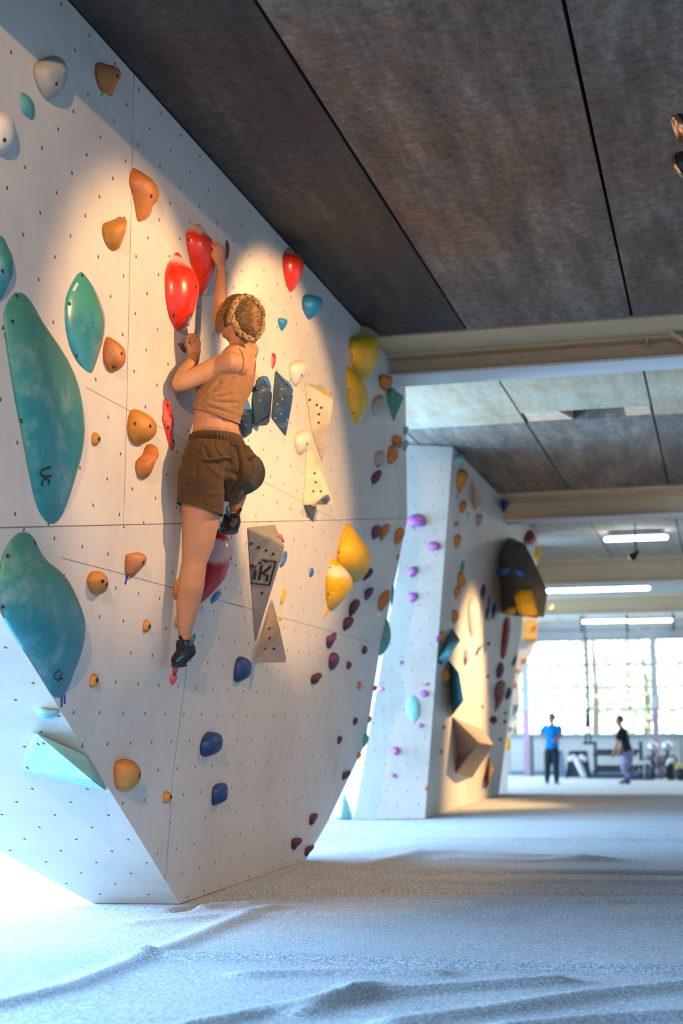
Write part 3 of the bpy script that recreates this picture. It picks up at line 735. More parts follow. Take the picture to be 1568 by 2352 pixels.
hold('I', [(845,350),(890,340),(930,340),(960,270),(990,185),(1050,230),(1110,275),(1170,340),(1165,420),(1165,520),(1140,620),(1090,720),(1000,830),(940,780),(860,660),(840,520),(835,430)], H_YELCH, 'upper yellow macro with chalky lip below the ceiling edge', .55, name='climbing_macro', cat='climbing macro', rows=22, sq=2.1, bolts=[(878,360),(875,543)])
hold('I', [(805,680),(830,645),(860,665),(940,760),(1000,840),(1040,930),(1045,1030),(1020,1110),(940,1275),(905,1275),(860,1180),(820,1000),(803,830)], H_YEL, 'yellow macro joined below the chalky-lipped upper yellow one', .45, name='climbing_macro', cat='climbing macro', rows=22, sq=2.1, bolts=[(842,900),(888,1148)])
hold('J', [(900,450),(915,350),(950,250),(985,172),(1030,220),(1100,310),(1160,390),(1185,450),(1175,540),(1140,610),(1045,685),(960,640),(905,540)], H_YEL, 'larger yellow shark-fin macro at mid height on the right', .7, name='climbing_macro', cat='climbing macro', rows=20, sq=2.1, bolts=[(923,423)])
hold('J', [(808,680),(825,560),(855,465),(920,510),(980,570),(1025,640),(1030,700),(1000,760),(930,840),(845,912),(815,840)], H_YELCH, 'smaller yellow shark-fin macro in front of the larger one', .7, name='climbing_macro', cat='climbing macro', rows=20, sq=2.1, bolts=[(852,548),(836,765)])
hold('J', [(790,960),(800,880),(822,868),(840,895),(825,925),(800,955)], H_YEL, 'small yellow tip hold below the smaller shark-fin macro', .35)
hold('I', [(1145,770),(1165,740),(1230,740),(1290,755),(1305,810),(1290,860),(1240,915),(1180,905),(1155,830)], H_ORANGE, 'blocky orange hold right of the yellow macros, below the beam', .9, group=GO)
hold('I', [(1070,1080),(1090,1000),(1130,960),(1180,945),(1210,970),(1190,1080),(1150,1130),(1105,1190),(1080,1150)], H_GREY, 'grey pinch hold under the blocky orange hold by the beam', .8)
volume('I', [(1250,880),(1240,1020),(1310,1240),(1305,870)], [(1422,980,.17)], H_TEAL, 'teal faceted hold sticking out at the block\'s far edge', name='climbing_hold', cat='climbing hold')
hold('I', [(1405,1300),(1440,1280),(1475,1310),(1450,1370),(1410,1380)], H_TEAL, 'upper of two little teal holds on the far edge', .6)
hold('I', [(1410,1430),(1470,1440),(1460,1500),(1430,1560),(1408,1530)], H_TEAL, 'lower of two little teal holds on the far edge', .6)
hold('I', [(1282,1410),(1310,1380),(1370,1375),(1400,1400),(1405,1470),(1385,1530),(1340,1510),(1290,1470)], H_ORANGE, 'upper orange hold of the close pair near the far edge', .9, group=GO)
hold('I', [(1235,1620),(1250,1510),(1300,1480),(1340,1500),(1365,1580),(1340,1650),(1275,1700),(1240,1670)], H_ORANGE, 'lower orange hold of the close pair near the far edge', .9, group=GO)
hold('I', [(1100,1620),(1120,1560),(1190,1535),(1225,1570),(1215,1660),(1180,1710),(1120,1730)], H_GREY, 'grey pinch hold above the topmost purple hold', .8)
hold('I', [(1065,1840),(1085,1790),(1150,1745),(1190,1760),(1175,1830),(1110,1910),(1075,1890)], H_PURPLE, 'topmost purple hold, with green tape under it', .85, group=GP)
tape('I', [(1073,1902),(1088,1902),(1085,1945),(1074,1945)], T_GREEN, 'green tape strip under the topmost purple hold')
# ---- lower right
nk = volume('J', [(165,212),(232,1183),(400,190),(186,560)], [(478,368,.20),(470,405,.195)], H_GREYV, 'grey volume with black nk lettering, hanging point down', bolts=[(203,350),(263,381),(325,405),(382,436),(290,754),(272,508),(320,496),(347,553)], bevel=.008)
for q in ([(182,473),(405,497)], [(405,497),(350,690)], [(350,690),(200,673)]):
    stroke(nk, 'J', [q[0], ((q[0][0]+q[1][0])/2, (q[0][1]+q[1][1])/2), q[1]], M_INK, 'logo_frame', .0055)
for q in ([(190,535),(212,530)], [(212,530),(233,545),(236,575)], [(236,575),(228,638)]):
    stroke(nk, 'J', [q[0], q[1]], M_INK, 'logo_letter', .0085)
for q in ([(288,532),(266,640)], [(362,535),(300,592)], [(300,592),(338,612)], [(338,612),(328,650)]):
    stroke(nk, 'J', [q[0], q[1]], M_INK, 'logo_letter', .0085)
volume('J', [(368,775),(215,1338),(300,1020)], [(497,1333,.19),(440,1065,.14)], H_TANV, 'tan-grey triangular volume below the lettered grey one', bolts=[(350,1047),(352,1127),(322,1212),(388,1212)], bevel=.008)
hold('J', [(412,295),(430,270),(455,280),(478,350),(440,335)], H_REDS, 'small red hold on the lettered grey volume\'s upper edge', .5, lift=.12)
hold('J', [(430,545),(450,470),(475,405),(497,420),(495,470),(470,530),(440,550)], H_BLUE, 'blue sliver hold behind the lettered grey volume', .5)
hold('J', [(675,615),(680,565),(700,543),(717,570),(710,610),(683,632)], H_BLUE, 'small blue hold left of the yellow shark-fin macros', .6)
hold('J', [(440,800),(455,740),(480,710),(490,730),(480,790),(460,850),(443,850)], H_YEL, 'slim yellow hold right of the grey volumes', .3)
hold('J', [(425,950),(440,930),(455,945),(450,975),(432,985)], H_YEL, 'tiny yellow hold beneath the slim yellow one', .5)
hold('J', [(412,1055),(430,1037),(440,1060),(428,1078)], H_BLUED, 'tiny dark blue hold at the tan-grey volume\'s right edge', .6)
hold('J', [(60,1400),(75,1300),(105,1270),(160,1285),(200,1320),(205,1380),(190,1440),(130,1475),(75,1490),(58,1460)], H_BLUED, 'topmost navy blue block hold, left of the tan-grey volume', .75)
for i, (p, lab, mt, gr, kk) in enumerate([
    ([(1185,240),(1205,205),(1260,200),(1265,240),(1235,300),(1200,325),(1185,300)], 'purple hold beside two orange holds at the kink line', H_PURPLE, GP, .85),
    ([(1245,270),(1270,210),(1330,180),(1342,210),(1330,260),(1300,300),(1270,335),(1252,320)], 'orange hold touching the purple hold at the kink line', H_ORANGE, GO, .9),
    ([(1370,300),(1380,245),(1430,215),(1460,240),(1455,290),(1420,340),(1385,370),(1372,345)], 'orange hold at the far edge on the kink line', H_ORANGE, GO, .9),
    ([(1385,470),(1400,435),(1420,440),(1412,475),(1395,492)], 'tiny orange hold under the far-edge orange hold at the kink', H_ORANGE, GO, 1),
    ([(1112,650),(1150,570),(1185,545),(1203,570),(1190,610),(1150,640),(1120,658)], 'slender purple hold touching the larger yellow shark-fin', H_PURPLE, GP, .8),
    ([(1125,790),(1130,740),(1170,710),(1205,710),(1200,760),(1160,805),(1135,825)], 'purple heart-shaped hold below the slender purple one', H_PURPLE, GP, .85),
    ([(1235,880),(1240,800),(1280,750),(1320,725),(1340,745),(1335,810),(1300,870),(1270,910),(1245,905)], 'chalky orange hold with white tape beneath it', H_ORANGE, GO, .9),
    ([(1000,900),(1010,840),(1060,800),(1095,815),(1090,860),(1060,910),(1020,950),(1000,940)], 'large purple hold right of the smaller shark-fin macro', H_MAROON, GP, .85),
    ([(950,1010),(965,955),(1020,945),(1045,965),(1030,1020),(970,1075),(952,1055)], 'purple hold touching the bottom of the large purple one', H_MAROON, GP, .85),
    ([(812,1150),(820,1110),(850,1100),(880,1075),(905,1085),(890,1140),(850,1215),(818,1205)], 'chalk-topped purple hold below the shark-fin macros', H_PURPLE, GP, .85),
    ([(832,1300),(850,1245),(890,1238),(920,1270),(928,1300),(900,1360),(870,1393),(835,1370)], 'broad knobbly purple hold under the chalk-topped purple one', H_PURPLE, GP, .85),
    ([(980,1340),(995,1310),(1028,1330),(1020,1370),(985,1390)], 'small purple hold right of the broad knobbly purple one', H_MAROON, GP, .9),
    ([(1103,1240),(1115,1195),(1140,1185),(1155,1215),(1145,1250),(1115,1265)], 'small purple egg left of the long teal far-edge hold', H_MAROON, GP, .9),
    ([(687,1490),(690,1440),(720,1415),(770,1405),(785,1425),(770,1450),(750,1490),(715,1508)], 'leftmost purple hold, with a knob at its right', H_MAROON, GP, .9),
    ([(1070,1540),(1072,1490),(1090,1475),(1107,1500),(1100,1535),(1083,1552)], 'little orange knob, left of two below the teal far-edge hold', H_ORANGE, GO, 1.1),
    ([(1197,1555),(1205,1515),(1225,1508),(1235,1530),(1220,1560)], 'little orange knob on the far edge below the teal hold', H_ORANGE, GO, 1.1),
    ([(1245,1265),(1260,1150),(1290,1040),(1305,935),(1330,1010),(1347,1080),(1335,1170),(1295,1240),(1260,1272)], 'long teal blade hold along the leaning far edge', H_TEAL, None, .45),
    ([(1340,860),(1352,690),(1368,685),(1372,720),(1365,800),(1350,870)], 'thin dark teal hold behind the chalky orange one', H_TEAL, None, .5)]):
    hold('J', p, mt, lab, kk, group=gr)
tape('J', [(1233,912),(1260,905),(1258,950),(1235,950)], T_WHITE, 'white tape strip under the chalky orange hold')
for p, lab, mt, gr, kk in [
    ([(833,320),(835,270),(855,235),(885,240),(893,270),(875,310),(850,327)], 'oval maroon hold, highest of the low right group', H_MAROON, GP, .8),
    ([(1000,295),(1005,225),(1030,215),(1047,240),(1035,280),(1018,303)], 'ochre knob on the leaning far edge above the teal one', H_OCHRE, GO, 1),
    ([(657,520),(660,450),(690,440),(722,460),(710,500),(685,540),(662,535)], 'maroon hold left of the small teal far-edge hold', H_MAROON, GP, .8),
    ([(943,575),(950,470),(965,400),(1000,430),(1017,465),(1005,510),(965,570)], 'small teal shell hold on the leaning far edge', H_TEAL, None, .6),
    ([(877,700),(883,630),(905,620),(937,655),(920,685),(890,708)], 'ochre knob on the far edge below the small teal shell', H_OCHRE, GO, 1),
    ([(707,930),(718,850),(745,850),(800,830),(815,850),(800,890),(750,930),(720,947)], 'maroon hold where the far edge bends toward the mat', H_MAROON, GP, .8),
    ([(340,1430),(345,1340),(390,1310),(435,1310),(443,1345),(410,1400),(390,1445),(350,1450)], 'maroon boot-shaped hold above the two lowest maroon holds', H_MAROON, GP, .8),
    ([(137,1720),(140,1600),(200,1585),(260,1590),(270,1620),(240,1660),(205,1690),(195,1725)], 'left one of the two lowest maroon holds', H_MAROON, GP, .8),
    ([(282,1790),(300,1690),(350,1680),(395,1660),(403,1690),(380,1730),(345,1760),(325,1800)], 'lowest maroon hold, by the block\'s bottom far corner', H_MAROON, GP, .8)]:
    hold('K', p, mt, lab, kk, group=gr, plane=PL)
hold('D', [(1382,1030),(1390,965),(1420,920),(1440,903),(1500,910),(1530,925),(1542,970),(1538,1020),(1500,1060),(1420,1085),(1388,1070)], H_BLUED, 'middle navy blue block hold, lower centre of the face', .75, bolts=[(1522,987)])
hold('X', [(485,1845),(487,1810),(495,1800),(515,1797),(523,1803),(524,1830),(518,1840),(490,1852)], H_BLUED, 'lowest navy blue block hold', .75)
RF = hold('G', [(560,880),(585,790),(620,650),(650,520),(680,430),(700,360),(735,235),(760,240),(830,300),(870,370),(876,440),(865,520),(840,620),(760,730),(650,850),(585,905)], H_REDCH, 'chalk-topped red macro under the climber\'s right foot', .85, name='climbing_macro', cat='climbing macro', rows=24, segs=24, sq=2.1, bolts=[(857,497)])
tape('G', [(590,905),(627,893),(625,955),(597,968)], plain('printed_tape', (.42,.48,.55), .6, 0, .5, 300), 'grey printed tape strip under the chalk-topped red macro')
hold('G', [(683,880),(690,830),(730,780),(780,745),(780,780),(760,830),(720,870),(695,888)], H_BLUECH, 'chalk-topped blue hold behind the red foot macro', .6)
hold('G', [(362,800),(370,720),(400,660),(430,700),(430,830),(380,855)], H_OCHRE, 'upper ochre hold half hidden by the climber\'s calf', .9, group=GO)
hold('G', [(372,1070),(380,1000),(415,980),(425,1080),(385,1087)], H_OCHRE, 'lower ochre hold half hidden by the climber\'s shin', .9, group=GO)
hold('G', [(355,1490),(358,1420),(385,1405),(410,1415),(402,1470),(385,1492)], H_REDS, 'red foothold directly under the climber\'s left shoe', .9)
hold('G', [(332,1510),(345,1495),(398,1490),(395,1530),(370,1575),(350,1582),(335,1550)], H_REDS, 'heart-shaped red hold hanging below the red foothold', .6)
# ---- second block
for zk, p, lab, kk in [
    ('M', [(218,990),(225,950),(270,915),(340,905),(390,925),(410,980),(395,1025),(340,1035),(290,1025),(240,1030)], 'largest violet hold, highest on the second block', .8),
    ('M', [(415,1215),(430,1180),(470,1165),(520,1180),(545,1215),(525,1250),(470,1258),(425,1250)], 'violet hold near the right edge, second from top', .9),
    ('M', [(222,1460),(235,1425),(290,1400),(322,1410),(325,1440),(300,1490),(265,1518),(230,1495)], 'tilted violet hold, third from top on the second block', .9),
    ('M', [(228,1690),(250,1655),(310,1650),(328,1680),(310,1725),(270,1753),(240,1740)], 'violet hold, fourth from top on the second block', .9),
    ('N', [(222,580),(245,565),(268,580),(262,600),(240,605)], 'tiny violet hold alone at mid height of the second block', .9),
    ('N', [(415,880),(450,845),(490,845),(510,880),(490,915),(450,910)], 'violet ball hold right above the pale teal egg', 1.1),
    ('N', [(400,1180),(425,1158),(455,1165),(460,1190),(440,1205),(410,1200)], 'small violet hold right below the pale teal egg', 1.1),
    ('N', [(150,1420),(160,1390),(195,1378),(230,1395),(238,1430),(215,1465),(175,1465)], 'violet ball hold in the lower part of the second block', 1.2),
    ('N', [(147,1650),(160,1632),(190,1635),(203,1655),(190,1675),(160,1672)], 'lowest small violet hold on the second block', 1.2)]:
    hold(zk, p, H_VIOLET, lab, kk, plane=PG, group=GV, lump=.15)
tape('M', [(272,1030),(297,1030),(295,1050),(278,1050)], T_GREEN, 'green tape under the largest violet hold', plane=PG)
hold('N', [(465,800),(500,775),(522,775),(515,795),(480,810)], H_REDS, 'thin red hold by the second block\'s corner edge', .6, plane=PG)
hold('N', [(295,1010),(310,930),(345,890),(385,900),(415,950),(428,1030),(420,1090),(380,1160),(340,1120),(305,1070)], H_TEALPALE, 'pale teal egg macro on the second block\'s near face', .55, plane=PG, name='climbing_macro', cat='climbing macro')
PS = Plane((c2l-lb0).cross(V((0,0,1))).normalized()*(1 if (c2l-lb0).cross(V((0,0,1))).y < 0 else -1), 0, (0,-1,0)); PS.c = PS.n.dot(c2l)
PS.u = (c2l-lb0).normalized(); PS.v = V((0,0,1))
hold('N', [(20,820),(60,800),(100,825),(90,850),(50,865),(20,855)], H_VIOLET, 'upper violet hold on the sunlit side of the second block', .6, plane=PS, group=GV)
hold('K', [(790,940),(820,925),(838,950),(815,968),(792,965)], H_VIOLET, 'lower violet hold on the sunlit side of the second block', .6, plane=PS, group=GV)
volume('K', [(735,1050),(560,1405),(820,1385)], [(700,1355,.16)], H_TEALPALE, 'pale teal wedge volume low on the second block\'s sunlit side', plane=PS)
for zk, p, lab, kk, mt, gr in [
    ('M', [(670,370),(705,345),(765,325),(755,400),(690,495),(680,440)], 'pale teal hold at the second block\'s top corner', .5, H_TEALPALE, None),
    ('M', [(690,590),(695,520),(740,475),(790,500),(810,540),(790,610),(750,680),(720,718),(700,690)], 'carrot-shaped orange hold, highest on the second block', .75, H_OCHRE, GO2),
    ('M', [(722,850),(730,800),(765,775),(795,800),(795,840),(770,885),(745,912),(725,890)], 'orange hold, second from top on the second block', .8, H_OCHRE, GO2),
    ('M', [(785,890),(815,890),(820,960),(805,1010),(795,980)], 'pale teal sliver beside the second block\'s orange holds', .4, H_TEALPALE, None),
    ('M', [(688,720),(710,715),(708,760),(692,770)], 'tiny teal hold under the carrot-shaped orange one', .4, H_TEAL, None),
    ('M', [(878,930),(905,910),(940,915),(945,970),(900,1035),(882,1010)], 'grey hold under the white wedge on the second block', .8, H_GREY, None),
    ('M', [(668,1170),(675,1120),(710,1100),(742,1125),(735,1180),(700,1235),(680,1240)], 'orange hold, third from top on the second block', .8, H_OCHRE, GO2),
    ('M', [(665,1010),(690,975),(725,985),(715,1010),(685,1040)], 'small grey hold above the third orange hold', .7, H_GREY, None),
    ('M', [(725,1450),(735,1380),(765,1340),(770,1400),(760,1460)], 'teal sliver above the joined pair of orange holds', .4, H_TEAL, None),
    ('M', [(700,1530),(710,1455),(755,1450),(785,1560),(760,1600),(735,1620),(705,1600)], 'upper one of the joined pair of orange holds', .8, H_OCHRE, GO2),
    ('M', [(665,1660),(680,1590),(725,1600),(730,1650),(700,1715),(680,1720)], 'lower one of the joined pair of orange holds', .8, H_OCHRE, GO2),
    ('M', [(645,1860),(660,1815),(700,1825),(722,1870),(700,1930),(665,1950)], 'orange hold below the joined pair on the second block', .8, H_OCHRE, GO2),
    ('N', [(730,170),(735,85),(760,80),(805,145),(785,190),(745,228)], 'orange drop hold above the dark teal prism', .8, H_OCHRE, GO2),
    ('N', [(572,350),(590,325),(625,325),(628,370),(600,392),(575,380)], 'violet hold on the corner edge left of the dark teal prism', .9, H_VIOLET, GV),
    ('N', [(610,350),(625,285),(650,285),(672,330),(660,370),(630,410),(615,395)], 'orange hold overlapping the violet corner hold', .7, H_OCHRE, GO2),
    ('Q', [(585,200),(610,80),(660,10),(720,100),(735,250),(700,430),(650,580),(610,480),(590,350)], 'tall smooth white macro left of the navy holds', .4, H_WHITE, None),
    ('M', [(915,1690),(930,1600),(950,1560),(975,1600),(970,1680),(940,1740)], 'largest navy blade hold on the second block', .6, H_BLUED, None),
    ('M', [(985,1720),(1000,1680),(1015,1720),(1010,1790),(995,1800)], 'small navy hold between two navy blades', .6, H_BLUED, None),
    ('Q', [(800,260),(830,170),(860,180),(850,270),(810,360)], 'navy hold behind the little yellow one', .6, H_BLUED, None),
    ('Q', [(880,200),(910,120),(935,130),(935,250),(900,350),(880,300)], 'rightmost navy blade hold beside the grey overhang', .6, H_BLUED, None),
    ('Q', [(835,320),(855,280),(880,310),(870,360),(845,355)], 'little yellow hold among the navy blades', .6, H_YEL, None),
    ('Q', [(540,800),(550,700),(570,670),(600,720),(605,800),(570,900),(550,880)], 'slate-violet leaf hold right of the dark teal prism', .5, hold_mat('slate_violet_resin', (.16,.15,.30)), None),
    ('Q', [(293,1000),(310,910),(340,890),(370,960),(405,1000),(380,1050),(320,1115),(300,1080)], 'large orange hold left of the long teal volume', .8, H_OCHRE, GO2),
    ('Q', [(308,1180),(320,1145),(350,1150),(358,1190),(325,1225)], 'small orange hold under the large one by the teal volume', .9, H_OCHRE, GO2),
    ('Q', [(288,1620),(310,1595),(340,1605),(330,1640),(305,1655)], 'small orange knob left of the brown pyramid volume, upper', 1, H_OCHRE, GO2),
    ('N', [(610,1430),(630,1408),(655,1420),(645,1450),(620,1455)], 'small orange knob left of the brown pyramid volume, lower', 1, H_OCHRE, GO2),
    ('N', [(472,1780),(490,1750),(518,1755),(510,1790),(485,1805)], 'lowest orange knob, near the second block\'s bottom corner', 1, H_OCHRE, GO2),
    ('Q', [(985,800),(1000,560),(1030,300),(1110,290),(1110,450),(1085,620),(1060,760),(1020,815)], 'long upright red macro below the grey overhang', .4, H_REDD, None),
    ('Q', [(930,960),(960,870),(990,830),(1030,870),(1035,950),(990,1040),(945,1040)], 'maroon oval hold at the long red macro\'s lower end', .6, H_PURPLE, None),
    ('Q', [(900,1240),(930,1110),(970,1060),(1050,1050),(1045,1200),(1000,1340),(925,1440),(915,1440),(930,1260)], 'brown-red curved macro under the maroon oval', .4, hold_mat('brown_red_resin', (.22,.06,.05)), None),
    ('Q', [(850,1530),(900,1480),(950,1500),(950,1560),(900,1590),(880,1570)], 'dark maroon knob below the brown-red macro', .8, H_MAROON, None),
    ('Q', [(828,615),(845,590),(865,605),(860,635),(838,640)], 'dark green knob, highest of the dark green ones', .9, H_GREEN, None),
    ('Q', [(815,1005),(835,985),(855,1000),(845,1030),(825,1035)], 'dark green knob, second highest of the dark green ones', .9, H_GREEN, None),
    ('Q', [(757,1375),(772,1350),(790,1365),(780,1395),(762,1398)], 'dark green knob left of the brown-red macro', .9, H_GREEN, None),
    ('Q', [(1030,1450),(1050,1425),(1072,1440),(1058,1470),(1038,1472)], 'dark green knob on the far edge, upper of two', .9, H_GREEN, None),
    ('Q', [(1022,1555),(1040,1530),(1065,1545),(1050,1580),(1030,1582)], 'dark green knob on the far edge, lower of two', .9, H_GREEN, None),
    ('Q', [(975,1760),(990,1740),(1010,1755),(1000,1785),(980,1788)], 'dark green knob low on the second block\'s far edge', .9, H_GREEN, None),
    ('N', [(1030,1690),(1045,1665),(1075,1675),(1065,1705),(1040,1715)], 'dark maroon knob on the tan sliver volume', .9, H_MAROON, None),
    ('Q', [(1045,1250),(1080,1130),(1115,1150),(1130,1220),(1060,1310)], 'dark green wedge hold at the second block\'s far edge', .5, H_GREEN, None),
    ('Q', [(1120,880),(1150,790),(1190,740),(1182,830),(1130,900)], 'dark green blade hold at the second block\'s far edge', .4, H_GREEN, None),
    ('R', [(188,160),(200,90),(225,85),(238,110),(225,165),(205,215)], 'small yellow hold at the second block\'s far top', .6, H_YEL, None),
    ('R', [(245,112),(320,150),(338,245),(235,280),(190,225),(215,170)], 'dark red macro at the second block\'s far top', .6, H_REDD, None),
    ('R', [(320,250),(360,270),(385,330),(370,375),(320,410),(305,350)], 'yellow macro below the dark red far-top macro', .6, H_YEL, None)]:
    hold(zk, p, mt, lab, kk, plane=PR, group=gr, rows=11, segs=12)
volume('M', [(835,640),(865,890),(832,560)], [(985,780,.25),(925,800,.12)], H_WHITE, 'white arrow-shaped volume under the ceiling edge of the second block', plane=PR)
volume('M', [(1105,770),(1130,915),(1120,765)], [(1215,792,.30)], H_BLUE, 'blue pointed volume beside the second roof beam', plane=PR)
volume('Q', [(415,425),(228,810),(270,885),(330,560)], [(510,575,.22),(385,755,.2)], hold_mat('dark_teal_plywood', (.02,.12,.13), chalk=.1), 'dark teal prism volume tilted near the second block\'s corner', plane=PR)
volume('Q', [(362,805),(400,1500),(376,1150)], [(548,1310,.3),(490,960,.2)], hold_mat('petrol_plywood', (.02,.16,.21), chalk=.06), 'long petrol-teal volume below the dark teal prism', plane=PR)
volume('N', [(735,1095),(787,1512),(765,1635),(930,1672),(1030,1225)], [(990,1350,.34),(1128,1365,.42)], H_BROWNV, 'brown pyramid volume low on the second block, half lit orange', plane=PR,
       faces=[(0,5,1),(0,4,6,5),(1,5,6,2),(2,6,3),(3,6,4),(0,1,2,3,4)])
volume('N', [(1085,1470),(1060,1785)], [(1132,1590,.16),(1095,1690,.12)], H_WOODV, 'tan sliver volume right of the brown pyramid volume', plane=PR)
gv = volume('R', [(15,345),(50,850),(130,200),(60,240)], [(330,425,.62),(232,240,.40),(432,660,.85),(400,885,.80),(240,860,.40)], H_DKV, 'big dark grey overhang volume at the second block\'s far end', plane=PR, bevel=.02)
def on_face(o, zk, pts, mat, label, h, name='climbing_hold', cat='climbing hold'):
    """small hold bolted on another volume's face"""
    Q = [surf(o, *zp(zk, x, y)) for x, y in pts]; Q = [q for q in Q if q[0] is not None]
    if len(Q) < 3: return
    n = sum((q[1] for q in Q), V()).normalized(); c = sum((q[0] for q in Q), V())/len(Q)
    bm = bmesh.new()
    rings = [[c+(q[0]-c)*s+n*h*d for q in Q] for s, d in ((1,-.1),(1,.25),(.85,.7),(.5,1.0),(.1,1.05))]
    loft(bm, rings); o2 = bm_obj(name, bm, mat, None, True); tag(o2, label, cat)
on_face(gv, 'R', [(45,490),(75,445),(118,455),(110,505),(75,525)], H_BLUE, 'left blue hold on the dark grey overhang', .12)
on_face(gv, 'R', [(172,500),(195,455),(235,470),(243,530),(220,548)], H_BLUE, 'right blue hold on the dark grey overhang', .12)
on_face(gv, 'R', [(200,665),(235,635),(305,635),(330,730),(355,855),(270,866),(245,850),(225,720)], H_YEL, 'yellow hooked hold on the dark grey overhang', .14)
on_face(gv, 'R', [(115,800),(135,780),(165,790),(160,845),(125,850)], H_YEL, 'little yellow hold left on the dark grey overhang', .10)
volume('R', [(80,240),(100,195),(150,200)], [(150,262,.3)], H_BLUEV, 'slate-blue volume on top of the dark grey overhang', plane=PR)
hold('R', [(428,815),(435,780),(470,750),(482,775),(475,805),(445,815)], H_GREY, 'grey hook hold sticking out right of the overhang', .6, plane=PR, lift=.9)
# third block's orange corner
P3 = Plane((0,-1,0), -25.0, (1,0,0))
volume('Q', [(1255,360),(1240,600),(1400,600),(1410,380)], [(1290,330,.25),(1385,330,.3),(1430,560,.3),(1270,560,.3)], hold_mat('lamp_tinted_tan_plywood', (.75,.42,.08)), 'tan box volume coloured amber as lamp light on the third block', plane=P3)  # tan volume; the warm lamp light is put into its amber colour
for p, lab in [([(1350,440),(1385,400),(1425,420),(1400,470),(1360,480)], 'orange hold on the amber box volume'),
               ([(1225,850),(1250,795),(1300,800),(1285,850),(1240,870)], 'upper orange hold on the third block\'s edge'),
               ([(1155,960),(1175,920),(1212,930),(1200,970),(1165,980)], 'middle orange hold on the third block\'s edge'),
               ([(1130,1150),(1145,1080),(1178,1090),(1175,1150),(1145,1170)], 'lower orange hold on the third block\'s edge'),
               ([(1075,1660),(1085,1610),(1125,1625),(1115,1670),(1090,1690)], 'orange hold low behind the second block\'s edge')]:
    hold('Q', p, H_ORANGE, lab, .9, plane=P3, lift=.3 if 'amber' in lab else 0, rows=9, segs=10)
hold('Q', [(1040,1860),(1060,1740),(1085,1730),(1115,1800),(1105,1870),(1060,1920)], H_YEL, 'yellow macro low behind the second block\'s edge', .6, plane=P3, name='climbing_macro', cat='climbing macro', rows=10, segs=12)
volume('Q', [(1140,1345),(1135,1500),(1150,1350)], [(1212,1385,.25)], H_DKV, 'dark grey wedge volume on the third block\'s edge', plane=P3)
# ------------------------------------------------------------------ people: one continuous skin each, clothing as parts
def skin_mat(name, col):
    m, nt, b = newmat(name); v = coords(nt)
    f = noise_n(nt, v, 9, 5, .6)
    L(nt, ramp(nt, f, [(.3, (col[0]*.90, col[1]*.82, col[2]*.78)), (.6, col), (.8, (min(1,col[0]*1.06), col[1]*1.0, col[2]*.97))]), b.inputs['Base Color'])
    b.inputs['Roughness'].default_value = .5; b.inputs['Subsurface Weight'].default_value = .12
    b.inputs['Subsurface Radius'].default_value = (.012, .005, .003); b.inputs['Specular IOR Level'].default_value = .35
    bump(nt, b, noise_n(nt, v, 220, 3), .06, .002); return m
def cloth_mat(name, col, weave=420, fold=.0, rough=.85, var=.12):
    m, nt, b = newmat(name); v = coords(nt)
    f = noise_n(nt, v, 30, 5, .65)
    L(nt, ramp(nt, f, [(.3, tuple(c*(1-var) for c in col)), (.7, tuple(min(1,c*(1+var)) for c in col))]), b.inputs['Base Color'])
    b.inputs['Roughness'].default_value = rough; b.inputs['Specular IOR Level'].default_value = .2; b.inputs['Sheen Weight'].default_value = .1
    bump(nt, b, noise_n(nt, v, weave, 2), .25, .002); return m
M_SKIN = skin_mat('fair_skin', (.52,.255,.135))
M_TOP = cloth_mat('tan_jersey', (.31,.155,.068)); M_SHORTS = cloth_mat('brown_cotton', (.074,.040,.015)); M_BAND = cloth_mat('brown_elastic', (.088,.048,.018))
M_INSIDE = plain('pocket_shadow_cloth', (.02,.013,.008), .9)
M_SHOE = plain('black_climbing_shoe_suede', (.012,.012,.013), .5, 0, .35, 40, .15); M_RUBBER = plain('black_shoe_rubber', (.015,.02,.024), .38)
M_TEALW = plain('teal_webbing', (.012,.17,.23), .5); M_TABW = plain('white_print', (.7,.7,.7), .6)
def hair_mat(name, a, b_, c):
    m, nt, b = newmat(name); v = coords(nt, 'Object', (30, 30, 60))
    w = noise_n(nt, v, 2.2, 6, .7)
    L(nt, ramp(nt, w, [(.3, a), (.5, b_), (.72, c)]), b.inputs['Base Color']); b.inputs['Roughness'].default_value = .38
    b.inputs['Anisotropic'].default_value = .4; bump(nt, b, w, .5, .004); return m
M_HAIR = hair_mat('golden_brown_hair', (.030,.013,.004), (.15,.066,.014), (.40,.20,.045)); M_BRAID = hair_mat('honey_blond_braid', (.09,.045,.014), (.32,.18,.06), (.60,.42,.21))

def bake(bm, name, voxel, smooth=4, fac=.5, remesh=True):
    """union of overlapping tubes -> one smooth continuous surface"""
    me = bpy.data.meshes.new(name+'_src'); bmesh.ops.recalc_face_normals(bm, faces=bm.faces); bm.to_mesh(me); bm.free()
    o = bpy.data.objects.new(name+'_src', me); COL.objects.link(o)
    if remesh:
        m = o.modifiers.new('r', 'REMESH'); m.mode = 'VOXEL'; m.voxel_size = voxel; m.use_smooth_shade = True
    if smooth:
        m = o.modifiers.new('s', 'SMOOTH'); m.factor = fac; m.iterations = smooth
    dg = bpy.context.evaluated_depsgraph_get(); dg.update()
    out = bpy.data.meshes.new_from_object(o.evaluated_get(dg)); out.name = name
    bpy.data.objects.remove(o); bpy.data.meshes.remove(me); return out
def ell(bm, c, rx, ry, rz, axes=None, seg=20):
    M = Matrix((axes[0], axes[1], axes[2])).transposed().to_4x4() if axes else Matrix.Identity(4)
    bmesh.ops.create_uvsphere(bm, u_segments=seg, v_segments=seg//2+2, radius=1, matrix=Matrix.Translation(c) @ M @ Matrix.Diagonal((rx, ry, rz, 1)))
